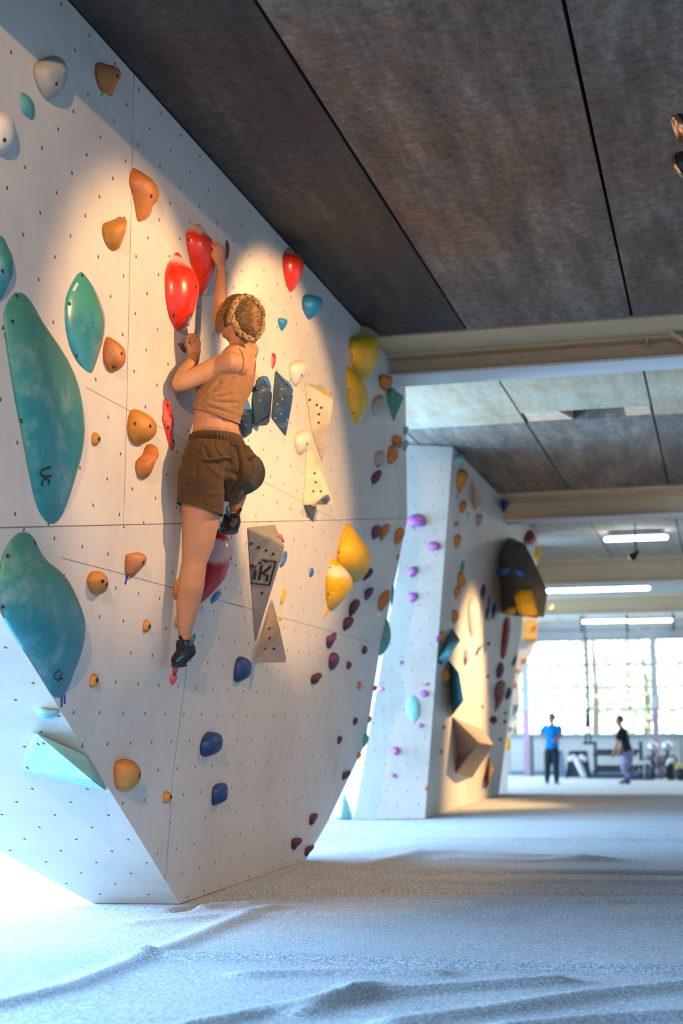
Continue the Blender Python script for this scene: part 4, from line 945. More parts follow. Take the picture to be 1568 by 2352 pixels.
def rings_torso(bm, spec, infl=0.0, n=32, cap=True, rng=None):
    rings = []
    for (c, w, d, yaw) in spec:
        a = math.radians(yaw); f = V((-math.sin(a), math.cos(a), 0)); l = V((-math.cos(a), -math.sin(a), 0))
        r = []
        for k in range(n):
            t = 2*math.pi*k/n; ct, st = math.cos(t), math.sin(t)
            q = .9
            r.append(c + l*math.copysign(abs(ct)**q, ct)*(w+infl) + f*math.copysign(abs(st)**q, st)*(d+infl))
        rings.append(r)
    loft(bm, rings, cap); return rings
def hand(bm, wrist, dirF, palmN, side, curl=(50,60,35), s=1.0, spread=.0, thumb=(.7,.6,.35)):
    dirF = dirF.normalized(); palmN = (palmN-dirF*palmN.dot(dirF)).normalized(); side = side-dirF*side.dot(dirF)-palmN*side.dot(palmN); side.normalize()
    tube(bm, [wrist-dirF*.02*s, wrist+dirF*.03*s, wrist+dirF*.085*s], [.027*s,.037*s,.040*s], 12, flat=.42, up=palmN)
    for off, ln in ((-.034,.062),(-.0115,.077),(.0115,.082),(.034,.074)):
        p = wrist+dirF*(.083-.006*abs(off)/.03)*s+side*off*s; pts = [p-dirF*.02*s, p]; ang = 0
        for fr, c in zip((.45,.31,.24), curl):
            ang += math.radians(c); d = dirF*math.cos(ang)+palmN*math.sin(ang)+side*off*spread*10
            p = p+d.normalized()*ln*fr*s; pts.append(p)
        tube(bm, pts, [.0088*s,.0090*s,.0082*s,.0076*s,.0064*s], 10)
    b = wrist+dirF*.025*s+side*.022*s; d = (side*thumb[0]+dirF*thumb[1]+palmN*thumb[2]).normalized()
    p1 = b+d*.042*s; d2 = (d+dirF*.4+palmN*.25).normalized(); p2 = p1+d2*.030*s; p3 = p2+(d2+palmN*.3).normalized()*.022*s
    tube(bm, [b, p1, p2, p3], [.016*s,.0125*s,.0105*s,.008*s], 8)
Z = V((0,0,1))
# --- climber joints (taken from the photo, each at its own distance from the wall)
pel = onX(505,1068,-2.40)
spec = [(onX(507,1130,-2.41), .075, .065, 45), (onX(505,1110,-2.405), .150, .105, 45), (onX(505,1070,-2.40), .163, .118, 45), (onX(502,1030,-2.395), .148, .110, 47),
        (onX(496,990,-2.39), .122, .095, 52), (onX(495,965,-2.39), .116, .090, 56), (onX(504,925,-2.375), .128, .102, 64), (onX(516,890,-2.36), .140, .118, 74),
        (onX(531,855,-2.335), .150, .105, 84), (onX(545,828,-2.315), .140, .082, 90), (onX(551,808,-2.30), .095, .062, 90), (onX(552,795,-2.295), .058, .052, 85)]
SL = onX(527,832,-2.31); SR = onX(572,806,-2.275)
EL = onX(413,882,-2.525); WL = onX(446,818,-2.535)
ER = onX(504,735,-2.47); WR = onX(509,617,-2.475)
HL = onX(460,1095,-2.44); KL = onX(446,1292,-2.505); AL = onX(424,1453,-2.575)
HR = onX(543,1075,-2.345); KR = V((-2.445, 7.33, onX(556,1058,-2.44).z)); AR = onX(538,1172,-2.425)
HD = onX(553,731,-2.275)
hf = V((-.894,.325,.309)).normalized(); hs = Z.cross(hf).normalized(); hu = hf.cross(hs).normalized()   # forward, left, up of the head
if hu.z < 0: hu = -hu
def pdist(C, P):
    P = np.array([tuple(p) for p in P]); out = np.full(len(C), 9.0)
    lo, hi = P.min(0)-.1, P.max(0)+.1
    sel = np.where(((C > lo) & (C < hi)).all(1))[0]
    if len(sel): out[sel] = np.sqrt(((C[sel][:,None,:]-P[None])**2).sum(2)).min(1)
    return out
def build_climber():
    root = empty('person', V((AL.x, AL.y, PL.at(400,1540).z)))
    tag(root, 'woman in tan crop top and brown shorts climbing the near white wall', 'person')
    bm = bmesh.new()
    rings_torso(bm, [(onX(507,1116,-2.41), .055, .045, 45)]+spec[1:], n=64)
    # shoulder blades, glutes, breasts
    l45 = V((-.707,-.707,0)); f45 = V((-.707,.707,0))
    ell(bm, pel+l45*.075-f45*.045-Z*.02, .082,.082,.095); ell(bm, pel-l45*.072-f45*.035-Z*.005, .080,.080,.09)
    ell(bm, onX(500,895,-2.43), .055,.06,.055)
    tube(bm, [onX(549,838,-2.265), onX(530,834,-2.29)], [.056,.060], 28)
    tube(bm, [onX(548,804,-2.298), onX(538,817,-2.30), SL], [.050,.060,.062], 28)
    # arms
    tube(bm, [SL+V((.02,.05,.0)), SL, SL.lerp(EL,.25), SL.lerp(EL,.6), EL.lerp(SL,.08), EL], [.050,.060,.058,.051,.044,.041], 28)
    fm = EL.lerp(WL,.35)
    tube(bm, [EL, EL.lerp(WL,.12), fm+V((.004,-.008,0)), EL.lerp(WL,.7), WL], [.039,.043,.044,.034,.026], 28, flat=.92)
    tube(bm, [V((SR.x-.01,SR.y-.05,SR.z-.02)), SR, SR.lerp(ER,.3), SR.lerp(ER,.7), ER], [.050,.052,.048,.043,.040], 28)
    tube(bm, [ER, ER.lerp(WR,.15), ER.lerp(WR,.35), ER.lerp(WR,.7), WR], [.041,.042,.041,.033,.026], 28, flat=.92)
    hand(bm, WL, onX(441,768,-2.55)-WL, V((-.6,.8,.1)), V((.8,.6,0)), curl=(70,75,45), s=1.02, thumb=(.2,.8,.7))
    for q in ((432,774),(440,771),(447,771),(453,774)): ell(bm, onX(*q,-2.532), .010,.010,.011)
    for q in ((434,776),(441,774),(447,774),(452,776)): tube(bm, [onX(*q,-2.530), onX(lerp(q[0],446,.3), 786, -2.527)], [.0055,.004], 8)
    hand(bm, WR, onX(503,572,-2.48)-WR, V((-.93,.36,0)), V((-.36,-.93,.0)), curl=(8,30,38), s=1.05, thumb=(.35,1.0,.35), spread=.25)
    # legs
    tube(bm, [HL+Z*.02, onX(461,1150,-2.455), onX(460,1195,-2.465), onX(454,1250,-2.485), KL, onX(438,1345,-2.525), onX(431,1395,-2.55), onX(426,1432,-2.565), AL],
         [.098,.098,.094,.080,.062,.067,.058,.043,.036], 36)
    ell(bm, onX(441,1345,-2.522), .058,.064,.10)
    foot = [AL-Z*.02, onX(430,1492,-2.57), PL.at(408,1512,.07), PL.at(402,1520,.045)]
    tube(bm, foot, [.034,.032,.03,.022], 12)
    tube(bm, [HR, HR.lerp(KR,.4), HR.lerp(KR,.8), KR], [.098,.092,.075,.060], 32)
    tube(bm, [KR, KR.lerp(AR,.3), KR.lerp(AR,.6), AR], [.058,.056,.048,.035], 28)
    tube(bm, [AR, onX(533,1200,-2.43), onX(527,1208,-2.47), onX(520,1208,-2.50)], [.034,.034,.032,.025], 12)
    # neck and head
    nk0 = onX(551,812,-2.30)
    tube(bm, [nk0, onX(548,785,-2.295), HD-hu*.07-hf*.01], [.056,.050,.050], 16)
    tube(bm, [onX(556,806,-2.285), onX(566,812,-2.27)], [.05,.05], 12)
    ell(bm, HD, .074,.094,.108, (hs, hf, hu), 24)
    ell(bm, HD-hu*.055+hf*.035, .052,.062,.062, (hs, hf, hu))            # jaw
    ell(bm, HD-hu*.098+hf*.068, .024,.024,.020, (hs, hf, hu))            # chin
    tube(bm, [HD+hf*.090+hu*.012, HD+hf*.108-hu*.018, HD+hf*.094-hu*.034], [.010,.013,.012], 8)   # nose
    tube(bm, [HD+hf*.083-hu*.060-hs*.02, HD+hf*.094-hu*.060, HD+hf*.083-hu*.060+hs*.02], .0075, 8)   # lips
    tube(bm, [HD+hf*.081+hu*.03-hs*.04, HD+hf*.092+hu*.028, HD+hf*.081+hu*.03+hs*.04], .010, 8)     # brow
    for s in (1, -1):
        e = HD+hs*s*.084-hf*.004-hu*.022
        tube(bm, catmull([e-hu*.022-hf*.002, e-hu*.012-hf*.014+hs*s*.008, e+hu*.012-hf*.016+hs*s*.012, e+hu*.028-hf*.004+hs*s*.008, e+hu*.022+hf*.01], 3), .0072, 8)   # ear rim
        ell(bm, e+hs*s*.002, .010,.016,.026, (hs, hf, hu), 12)
    me = bake(bm, 'body', .0039, 9, .5)
    body = finish('body', me, M_SKIN, None, True); child(body, root)
    bvh = BVHTree.FromPolygons([v.co.copy() for v in me.vertices], [tuple(p.vertices) for p in me.polygons])
    def cast(b, x, y):
        r = b.ray_cast(EYE, ray(x, y).normalized()); return (r[0], r[1]) if r[0] else (None, None)
    sp = [cast(bvh, x, y)[0] for x, y in [(518,930),(517,950),(517,968),(518,985),(519,1000)]]; sp = catmull([p for p in sp if p], 12)
    sp2 = [cast(bvh, x, y)[0] for x, y in [(568,815),(571,835),(573,855)]]; sp2 = catmull([p for p in sp2 if p], 12)
    C = np.array([tuple(v.co) for v in me.vertices]); nrm = [v.normal.copy() for v in me.vertices]
    dd = .0055*np.exp(-(pdist(C, sp)/.018)**2) + .0045*np.exp(-(pdist(C, sp2)/.016)**2)
    for i in np.where(dd > 1e-5)[0]: me.vertices[int(i)].co -= nrm[i]*float(dd[i])
    me.update()
    # eyes
    for s in (1, -1):
        bm = bmesh.new(); ell(bm, HD+hf*.080+hs*s*.032+hu*.008, .012,.010,.009, (hs, hf, hu), 12)
        child(bm_obj('eye', bm, plain('eye_white', (.75,.73,.7), .25), None, True), root)
    # ---- crop top
    bm = bmesh.new(); rings_torso(bm, spec[3:11], .007)
    ell(bm, onX(500,895,-2.43), .062,.067,.062)
    tube(bm, [onX(549,838,-2.265), onX(536,845,-2.29)], [.058,.058], 12)
    me = bake(bm, 'crop_top', .006, 6, .5)
    b2 = bmesh.new(); b2.from_mesh(me)
    def cut(b, A, B, C, keep_above):
        n = (B-A).cross(C-A).normalized(); n = n if n.z > 0 else -n
        bmesh.ops.bisect_plane(b, geom=b.verts[:]+b.edges[:]+b.faces[:], plane_co=A, plane_no=n, clear_inner=keep_above, clear_outer=not keep_above)
    A = onX(445,938,-2.47); B = onX(544,971,-2.27); cut(b2, A, B, A+V((0,.2,.01)), True)
    A = onX(522,846,-2.36); B = onX(586,864,-2.20); cut(b2, A, B, A+V((0,.2,.012)), False)
    # soft drag folds running from the armpit and across the back
    fl = [([(505,880),(480,905),(460,925)], .010), ([(535,868),(515,893),(488,902)], .010), ([(482,918),(510,925),(545,925)], .009), ([(482,935),(515,945),(550,958)], .008), ([(530,905),(505,912),(486,912)], .008)]
    tb = BVHTree.FromBMesh(b2); lines = []
    for pts, w in fl:
        q = [cast(tb, x, y)[0] for x, y in pts]; q = [p for p in q if p]
        if len(q) > 1: lines.append((catmull(q, 16), w))
    b2.normal_update()
    mv = []; vl = list(b2.verts); C = np.array([tuple(v.co) for v in vl]); D = np.zeros(len(vl))
    for P, w in lines:
        m_ = pdist(C, P); D -= .0055*np.exp(-(m_/w)**2) - .003*np.exp(-((m_-1.8*w)/w)**2)
    for v, d in zip(vl, D): mv.append((v, v.normal*(float(d)+.0012*noise.noise(v.co*28))))
    for v, o in mv: v.co += o
    top = bm_obj('crop_top', b2, M_TOP, None, True); child(top, root)
    sm = top.modifiers.new('thick', 'SOLIDIFY'); sm.thickness = .004; sm.offset = 1
    tb = BVHTree.FromPolygons([v.co.copy() for v in top.data.vertices], [tuple(p.vertices) for p in top.data.polygons])
    def ribbon(pts, r, name, mat, off=.002, par=None, flat=.45, b=None):
        Q = []
        for q_ in catmull([V((x, y, 0)) for x, y in pts], 5):
            x, y = q_.x, q_.y
            p, n = cast(b or bvh, x, y)
            p2, n2 = cast(tb, x, y) if b is None else (None, None)
            if p2 is not None and (p is None or (p2-EYE).length < (p-EYE).length): p, n = p2, n2
            if p is not None: Q.append((p+n*off, n))
        if len(Q) < 2: return None
        P = [q[0] for q in Q]; bm = bmesh.new(); up = sum((q[1] for q in Q), V()).normalized()
        tube(bm, P, r, 8, flat=flat, up=up); o = bm_obj(name, bm, mat, None, True); child(o, root); return o
    ribbon([(546,864),(552,856),(558,842),(559,826),(556,812),(550,802)], .0048, 'shoulder_strap', M_TOP)
    ribbon([(584,866),(588,856),(591,842),(590,828),(587,816)], .0048, 'shoulder_strap', M_TOP)
    ribbon([(546,864),(553,868),(561,871),(572,873),(584,866)], .0042, 'neckline_binding', M_TOP)
    # ---- shorts
    bm = bmesh.new(); rings_torso(bm, spec[0:5], .020)
    ell(bm, pel+l45*.080-f45*.060-Z*.022, .098,.098,.112); ell(bm, pel-l45*.078-f45*.052-Z*.012, .096,.096,.106)
    tube(bm, [onX(482,1015,-2.405), onX(472,1045,-2.415), HL, onX(461,1140,-2.45), onX(458,1200,-2.46)], [.100,.110,.116,.118,.117], 20, roundcap=False)
    tube(bm, [onX(525,1020,-2.36), onX(536,1045,-2.352), HR, HR.lerp(KR,.35)-Z*.030, HR.lerp(KR,.74)-Z*.040], [.085,.100,.112,.124,.120], 24, roundcap=False)
    ell(bm, onX(524,1112,-2.385), .095,.095,.090)
    me = bake(bm, 'shorts', .0062, 5, .5)
    b2 = bmesh.new(); b2.from_mesh(me)
    A = onX(408,1151,-2.52); B = onX(500,1186,-2.40); cut(b2, A, B, A+V((0,.2,-.012)), True)
    A = onX(499,1024,-2.394); cut(b2, A, A+V((.1,0,0)), A+V((0,.2,0)), False)
    sb = BVHTree.FromBMesh(b2)
    crease = [cast(sb, x, y)[0] for x, y in [(541,1022),(548,1050),(550,1085),(546,1110),(533,1135),(522,1150)]]; crease = catmull([p for p in crease if p], 20)
    drag = []
    for pts, w, h in [([(480,1072),(505,1092),(535,1098)], .012, .006), ([(500,1065),(520,1082),(545,1090)], .012, -.008), ([(470,1025),(474,1040),(482,1052)], .008, -.007), ([(492,1022),(500,1040),(510,1050)], .008, -.007), ([(510,1022),(520,1040),(535,1052)], .007, -.006), ([(530,1020),(540,1045)], .006, -.005),
                      ([(458,1020),(452,1050),(450,1090)], .010, -.004), ([(420,1050),(430,1090),(424,1110)], .012, .005), ([(560,1030),(575,1060),(580,1085)], .010, -.006), ([(490,1125),(520,1120),(540,1112)], .008, -.004), ([(480,1135),(510,1133),(530,1128)], .008, .004), ([(465,1160),(490,1170),(500,1165)], .010, -.005), ([(415,1140),(440,1155),(480,1168)], .006, .003)]:
        q = [cast(sb, x, y)[0] for x, y in pts]; q = [p for p in q if p]
        if len(q) > 1: drag.append((catmull(q, 16), w, h))
    b2.normal_update(); zw = onX(500,1010,-2.39).z; cen = onX(500,1010,-2.39); mv = []
    vl = list(b2.verts); C = np.array([tuple(v.co) for v in vl]); D = -.013*np.exp(-(pdist(C, crease)/.010)**2)
    for P, w, h in drag: D += h*1.3*np.exp(-(pdist(C, P)/w)**2)
    for v, d0 in zip(vl, D):
        d = float(d0) + .003*noise.noise(v.co*16) + .0016*noise.noise(v.co*45)
        th = math.atan2(v.co.y-cen.y, v.co.x-cen.x); fade = max(0, 1-(zw-v.co.z)/.075)
        d += fade*.0042*math.sin(th*34+2*math.sin(th*5)) - fade**4*.004
        mv.append((v, v.normal*d))
    for v, o in mv: v.co += o
    sh = bm_obj('shorts', b2, M_SHORTS, None, True); child(sh, root)
    sm = sh.modifiers.new('thick', 'SOLIDIFY'); sm.thickness = .004; sm.offset = -1
    sb = BVHTree.FromPolygons([v.co.copy() for v in sh.data.vertices], [tuple(p.vertices) for p in sh.data.polygons])
    # gathered waistband
    wl = []
    for j, (c0, w, d, yaw) in enumerate([(onX(495,998,-2.39), .128,.101, 52), (onX(495,1002,-2.39), .136,.109, 52), (onX(497,1013,-2.392), .144,.116, 50), (onX(499,1024,-2.394), .151,.122, 49), (onX(500,1029,-2.395), .149,.120, 48)]):
        a = math.radians(yaw); f = V((-math.sin(a), math.cos(a), 0)); l = V((-math.cos(a), -math.sin(a), 0)); r = []
        for k in range(220):
            t = 2*math.pi*k/220; rib = .0022*math.sin(t*52+.6*math.sin(j+t*9)) if 0 < j < 4 else 0
            ct, st = math.cos(t), math.sin(t)
            r.append(c0 + l*math.copysign(abs(ct)**.9, ct)*(w+rib-.002) + f*math.copysign(abs(st)**.9, st)*(d+rib-.002))
        wl.append(r)
    bm = bmesh.new(); loft(bm, wl, cap=False); wb = bm_obj('waistband', bm, M_BAND, None, True); child(wb, root)
    for pts, nm in (([(467,1054),(485,1056),(505,1052),(524,1050)], 'pocket_welt'), ([(570,1052),(578,1046),(587,1040)], 'pocket_welt')):
        ribbon(pts, .0065, nm, M_SHORTS, .004, b=sb, flat=.7)
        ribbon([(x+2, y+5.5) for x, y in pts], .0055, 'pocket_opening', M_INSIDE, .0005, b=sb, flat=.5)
    ribbon([(524,1048),(530,1053),(535,1061)], .005, 'pocket_welt', M_SHORTS, .003, b=sb, flat=.7)
    ribbon([(410,1143),(440,1163),(470,1174),(502,1178)], .0022, 'hem_stitching', M_BAND, .0, b=sb)
    # ---- shoes
    def shoe(an, heel, mid, toe, tabs, name_label):
        s = empty('climbing_shoe', heel)
        bm = bmesh.new()
        tube(bm, [an+Z*.012, an-Z*.012, heel+Z*.015, heel], [.042,.046,.048,.043], 16, roundcap=False)
        tube(bm, [heel+(heel-mid).normalized()*.010, heel.lerp(mid,.5)+Z*.006, mid, mid.lerp(toe,.6), toe], [.043,.047,.045,.037,.020], 16, flat=.9)
        me = bake(bm, 'upper', .005, 5, .5); u = finish('upper', me, M_SHOE, None, True)
        s.parent = root; s.matrix_parent_inverse = Matrix.Translation(-V(root.location)); child(u, s)
        bm = bmesh.new(); dn = -Z*.034
        tube(bm, [heel+dn*.8+(heel-mid).normalized()*.02, heel.lerp(mid,.5)+dn, mid+dn, mid.lerp(toe,.6)+dn*.8, toe+dn*.35], [.034,.041,.043,.036,.019], 16, flat=.22, up=Z)
        r = bm_obj('rubber_sole', bm, M_RUBBER, None, True); child(r, s)
        bm = bmesh.new(); e = (mid-heel).cross(Z).normalized()
        tube(bm, catmull([heel+dn*.35+(heel-mid).normalized()*.046, heel+dn*.4-e*.034+(mid-heel)*.1, heel.lerp(mid,.5)+dn*.45-e*.046, mid+dn*.45-e*.044], 4), .0075, 8); r = bm_obj('rand', bm, M_TEALW, None, True); child(r, s)
        r['label'] = 'dark teal rubber rand'
        for pts, mt, w in tabs:
            bm = bmesh.new(); tube(bm, catmull(pts, 4), w, 8, flat=.35, up=(EYE-heel).normalized()); t = bm_obj('pull_tab', bm, mt, None, True); child(t, s)
            if mt is M_TEALW: t['label'] = 'teal pull loop'
        return s
    sL = shoe(onX(424,1476,-2.57), onX(428,1500,-2.565), PL.at(414,1512,.085), PL.at(402,1522,.045),
         [([onX(422,1483,-2.53), onX(417,1470,-2.525), onX(413,1462,-2.525)], M_SHOE, .009),
          ([onX(436,1480,-2.53), onX(440,1468,-2.525), onX(446,1457,-2.52), onX(448,1461,-2.52), onX(444,1472,-2.523), onX(438,1482,-2.53)], M_TEALW, .0045)], 'left')
    sR = shoe(onX(532,1186,-2.43), onX(532,1206,-2.425), onX(525,1210,-2.465), onX(517,1210,-2.505),
         [([onX(524,1182,-2.39), onX(523,1174,-2.385), onX(523,1167,-2.385)], M_TEALW, .010), ([onX(544,1184,-2.385), onX(549,1176,-2.38), onX(553,1169,-2.38)], M_SHOE, .008)], 'right')
    # ---- hair
    hc = HD - hf*.012 + hu*.004
    bm = bmesh.new(); ell(bm, hc, .089,.103,.116, (hs, hf, hu), 48)
    ell(bm, hc-hf*.06-hu*.045, .066,.060,.062, (hs, hf, hu), 32)
    me = bake(bm, 'hair', .006, 4, .5); b2 = bmesh.new(); b2.from_mesh(me); kill = []; hb = BVHTree.FromBMesh(b2)
    for v in b2.verts:
        d = v.co-HD; x, y, z_ = d.dot(hs), d.dot(hf), d.dot(hu)
        if (y > .060 and z_ < .055) or (y > .035 and z_ < .0) or (-.022 < y < .020 and -.055 < z_ < .006) or (y > -.03 and z_ < -.05) or z_ < -.100: kill.append(v)
    bmesh.ops.delete(b2, geom=kill, context='VERTS')
    b2.normal_update()
    for v in b2.verts: v.co += v.normal*(.003*noise.noise(V((v.co.x*30, v.co.y*30, v.co.z*9))))
    hair = bm_obj('hair', b2, M_HAIR, None, True); child(hair, root)
    sm = hair.modifiers.new('thick', 'SOLIDIFY'); sm.thickness = .006; sm.offset = -1
    def hcast(x, y):
        p, n = cast(hb, x, y)
        if p is None:
            q = EYE + ray(x, y).normalized()*((HD-EYE).length)
            r = hb.find_nearest(q); p, n = r[0], r[1]
        return p, n
    left = [(552,687),(545,692),(539,702),(535,714),(534,728),(538,741),(545,753),(554,763),(564,771),(574,777),(582,779)]
    right = [(552,687),(563,683),(576,686),(588,695),(597,708),(602,722),(603,738),(600,754),(593,767),(582,779)]
    rb = random.Random(5)
    bm = bmesh.new()
    for k in range(70):       # hair combed across the back of the head between the two braids
        t = (k+.5)/70+rb.uniform(-.01,.01); t = min(max(t,.005),.995); i = t*(len(left)-1); j = t*(len(right)-1)
        a = V((*left[int(i)],0)).lerp(V((*left[min(int(i)+1,10)],0)), i % 1); b = V((*right[int(j)],0)).lerp(V((*right[min(int(j)+1,9)],0)), j % 1)
        P = []
        for s_ in range(7):
            u_ = s_/6; q = a.lerp(b, u_); q.y -= (7*(1-t)+rb.uniform(-.6,.6))*math.sin(math.pi*u_)
            p, n = hcast(q.x, q.y); P.append(p+n*(rb.uniform(-.001,.002)))
        tube(bm, P, rb.uniform(.0018,.0036), 6)
    for k in range(60):       # top and left side hair swept down over the ear
        x0 = 546+rb.uniform(-6,22); y0 = 683+rb.uniform(-2,6); x1 = rb.uniform(502,532); y1 = 716+rb.uniform(0,26)+(532-x1)*.8
        P = [hcast(*c)[0] for c in ((x0,y0), (lerp(x0,x1,.35), lerp(y0,y1,.18)), (lerp(x0,x1,.7), lerp(y0,y1,.5)), (x1, y1))]
        tube(bm, catmull(P, 4), rb.uniform(.0022,.0040), 6)
    for k in range(90):       # thick side hair falling over the temple and cheek
        t = rb.random(); j = rb.uniform(-.05,.05)
        D_ = [(.15+j, -.05+.45*t, .97), (.62, .12+.42*t, .70+j), (.88, .26+.36*t, .22), (.93, .36+.32*t+j, -.20), (.84, .42+.26*t+j, -.34-.42*rb.random()**1.6)]
        P = [HD + hs*(d[0]*.094*q) + hf*(d[1]*.112*q) + hu*(d[2]*.120) for d, q in zip(D_, (1, 1.03, 1.06, 1.06, 1.02))]
        tube(bm, catmull(P, 4), rb.uniform(.0026,.0046), 6)
    child(bm_obj('hair_strands', bm, M_HAIR, None, True), root)
    bm = bmesh.new()          # loose locks by the cheek and a curl at the temple
    side = HD+hs*.07+hf*.02
    for k in range(12):
        o = rb.uniform(-.012,.012); st = HD+hs*.078+hf*(.03+o)+hu*(.05+o)
        tube(bm, catmull([st, HD+hs*.088+hf*(.045+o)+hu*.0, HD+hs*.085+hf*(.058+o)-hu*.05, HD+hs*.08+hf*(.062+2*o)-hu*(.095+rb.uniform(0,.04))], 5), .0016, 5)
    tube(bm, catmull([onX(532,686,-2.30), onX(514,695,-2.33), onX(503,703,-2.35), onX(503,709,-2.35), onX(510,706,-2.34)], 5), .0013, 5)
    tube(bm, catmull([onX(528,690,-2.30), onX(508,696,-2.34), onX(500,705,-2.35), onX(505,712,-2.34)], 5), .0012, 5)
    tube(bm, catmull([onX(512,752,-2.33), onX(504,765,-2.35), onX(499,778,-2.36)], 5), .0015, 5)
    child(bm_obj('loose_locks', bm, M_HAIR, None, True), root)
    for pth in (left, right):
        C = [hcast(x, y) for x, y in pth]; P = catmull([c[0] for c in C], 8); Nn = catmull([c[1] for c in C], 8); L_ = [0]
        for a, b in zip(P, P[1:]): L_.append(L_[-1]+(b-a).length)
        bm = bmesh.new(); big = 1.0 if pth is left else .85
        for k in range(3):
            Q = []
            for i in range(len(P)):
                t = (P[min(i+1,len(P)-1)]-P[max(i-1,0)]).normalized(); n = Nn[i].normalized(); b = t.cross(n)
                ph = L_[i]*2*math.pi/.100 + k*2*math.pi/3
                Q.append(P[i]+b*.0095*big*math.sin(ph)+n*(.008+.0055*math.cos(2*ph)))
            tube(bm, Q, [.0088*big*(1+.18*math.sin(L_[i]*2*math.pi/.05+k*2.1)) for i in range(len(Q))], 10)
        child(bm_obj('braid', bm, M_BRAID, None, True), root)
    return root
build_climber()

# ------------------------------------------------------------------ two people in the gym
def far_person(nm_label, Y, J, mats, seed=0):
    """J: joint name -> (px, py, dy); built at Y + dy"""
    P = {k: onY(v[0], v[1], Y+v[2]) for k, v in J.items()}
    root = empty('person', V((P['pelvis'].x, Y, GZ0))); tag(root, nm_label, 'person')
    skin, shirt, pants, hairm, shoem = mats
    bm = bmesh.new()
    up = (P['neck']-P['pelvis']).normalized(); sd = (P['shL']-P['shR']).normalized()
    fw = up.cross(sd).normalized()
    def tor(b, i, a0=0, a1=1):
        c = [P['pelvis'].lerp(P['neck'], t) for t in (-.08, .08, .35, .65, .86, .98)]; wv = (.14,.165,.145,.18,.175,.08)
        rr = []
        for q, w_ in zip(c, wv):
            rr.append([q+sd*math.cos(t)*(w_+i)+fw*math.sin(t)*(w_*.62+i) for t in [2*math.pi*k/20 for k in range(20)]])
        loft(b, rr)
    tor(bm, 0)
    for s in 'LR':
        tube(bm, [P['sh'+s], P['sh'+s].lerp(P['el'+s],.5), P['el'+s]], [.065,.055,.045], 10)
        tube(bm, [P['el'+s], P['el'+s].lerp(P['wr'+s],.35), P['wr'+s]], [.045,.045,.03], 10)
        d = (P['wr'+s]-P['el'+s]); hand(bm, P['wr'+s], d, fw if fw.y < 0 else -fw, V((1,0,0)) if abs(d.normalized().x) < .8 else Z, (20,30,20))
        tube(bm, [P['hip'+s], P['hip'+s].lerp(P['kn'+s],.5), P['kn'+s]], [.095,.085,.062], 10)
        tube(bm, [P['kn'+s], P['kn'+s].lerp(P['an'+s],.35), P['an'+s]], [.060,.062,.040], 10)
        tube(bm, [P['an'+s], P['to'+s]], [.04,.032], 8)
    hd = P['head']; fx = V((J['face'][0], J['face'][1], 0)).normalized() if 'face' in J else V((0,-1,0))
    if 'face' in J: fx = V(FACE[nm_label]).normalized()
    hs_ = Z.cross(fx).normalized()
    tube(bm, [P['neck']-up*.05, hd-Z*.06], [.06,.055], 10)
    ell(bm, hd, .076,.096,.115, (hs_, fx, Z)); ell(bm, hd-Z*.06+fx*.035, .052,.058,.06, (hs_, fx, Z))
    tube(bm, [hd+fx*.09+Z*.01, hd+fx*.112-Z*.02, hd+fx*.095-Z*.035], [.011,.014,.012], 6)
    for s in (1,-1): ell(bm, hd+hs_*s*.076-Z*.01, .012,.02,.03, (hs_, fx, Z), 10)
    me = bake(bm, 'body', .012, 3, .5); child(finish('body', me, skin, None, True), root)
    for s in (1,-1):
        bm = bmesh.new(); ell(bm, hd+fx*.086+hs_*s*.032+Z*.008, .010,.010,.008, (hs_, fx, Z), 8); child(bm_obj('eye', bm, M_INK, None, True), root)
    bm = bmesh.new(); tor(bm, .018)
    for s in 'LR': tube(bm, [P['sh'+s].lerp(P['neck'],.2), P['sh'+s], P['sh'+s].lerp(P['el'+s],.68)], [.085,.088,.080], 12, roundcap=False)
    me = bake(bm, 'tshirt', .014, 4, .5); b2 = bmesh.new(); b2.from_mesh(me); b2.normal_update()
    mv = [(v, v.normal*(.012*noise.noise(v.co*9+V((seed,0,0))))) for v in b2.verts]
    for v, o in mv: v.co += o
    child(bm_obj('tshirt', b2, shirt, None, True), root)
    bm = bmesh.new(); q = P['pelvis']
    loft(bm, [[q+up*h+sd*math.cos(t)*w_+fw*math.sin(t)*w_*.72 for t in [2*math.pi*k/20 for k in range(20)]] for h, w_ in ((.09,.165),(.0,.175),(-.10,.165))])
    for s in 'LR':
        tube(bm, [P['hip'+s]+Z*.02, P['hip'+s].lerp(P['kn'+s],.5), P['kn'+s], P['kn'+s].lerp(P['an'+s],.5), P['an'+s]+Z*.02], [.112,.104,.085,.078,.062], 12, roundcap=False)
    me = bake(bm, 'trousers', .014, 4, .5); child(finish('trousers', me, pants, None, True), root)
    bm = bmesh.new(); ell(bm, hd-fx*.012+Z*.022, .086,.102,.110, (hs_, fx, Z), 24)
    kill = [v for v in bm.verts if ((v.co-hd).dot(fx) > .045 and (v.co-hd).z < .06) or (v.co-hd).z < -.055]
    bmesh.ops.delete(bm, geom=kill, context='VERTS'); h = bm_obj('hair', bm, hairm, None, True); child(h, root); h.modifiers.new('t','SOLIDIFY').thickness = .01
    for s in 'LR':
        bm = bmesh.new(); a, t = P['an'+s], P['to'+s]
        tube(bm, [a-Z*.015+(a-t).normalized()*.03, a.lerp(t,.5)-Z*.02, t-Z*.01], [.052,.052,.04], 10, flat=.9); child(bm_obj('trainer', bm, shoem, None, True), root)
    return root
GZ0 = -.5
def pat_mat():
    m, nt, b = newmat('patterned_leggings'); v = coords(nt)
    L(nt, ramp(nt, noise_n(nt, v, 9, 2), [(.42, (.02,.035,.08)), (.5, (.16,.17,.36)), (.6, (.42,.40,.62))]), b.inputs['Base Color']); b.inputs['Roughness'].default_value = .7; return m
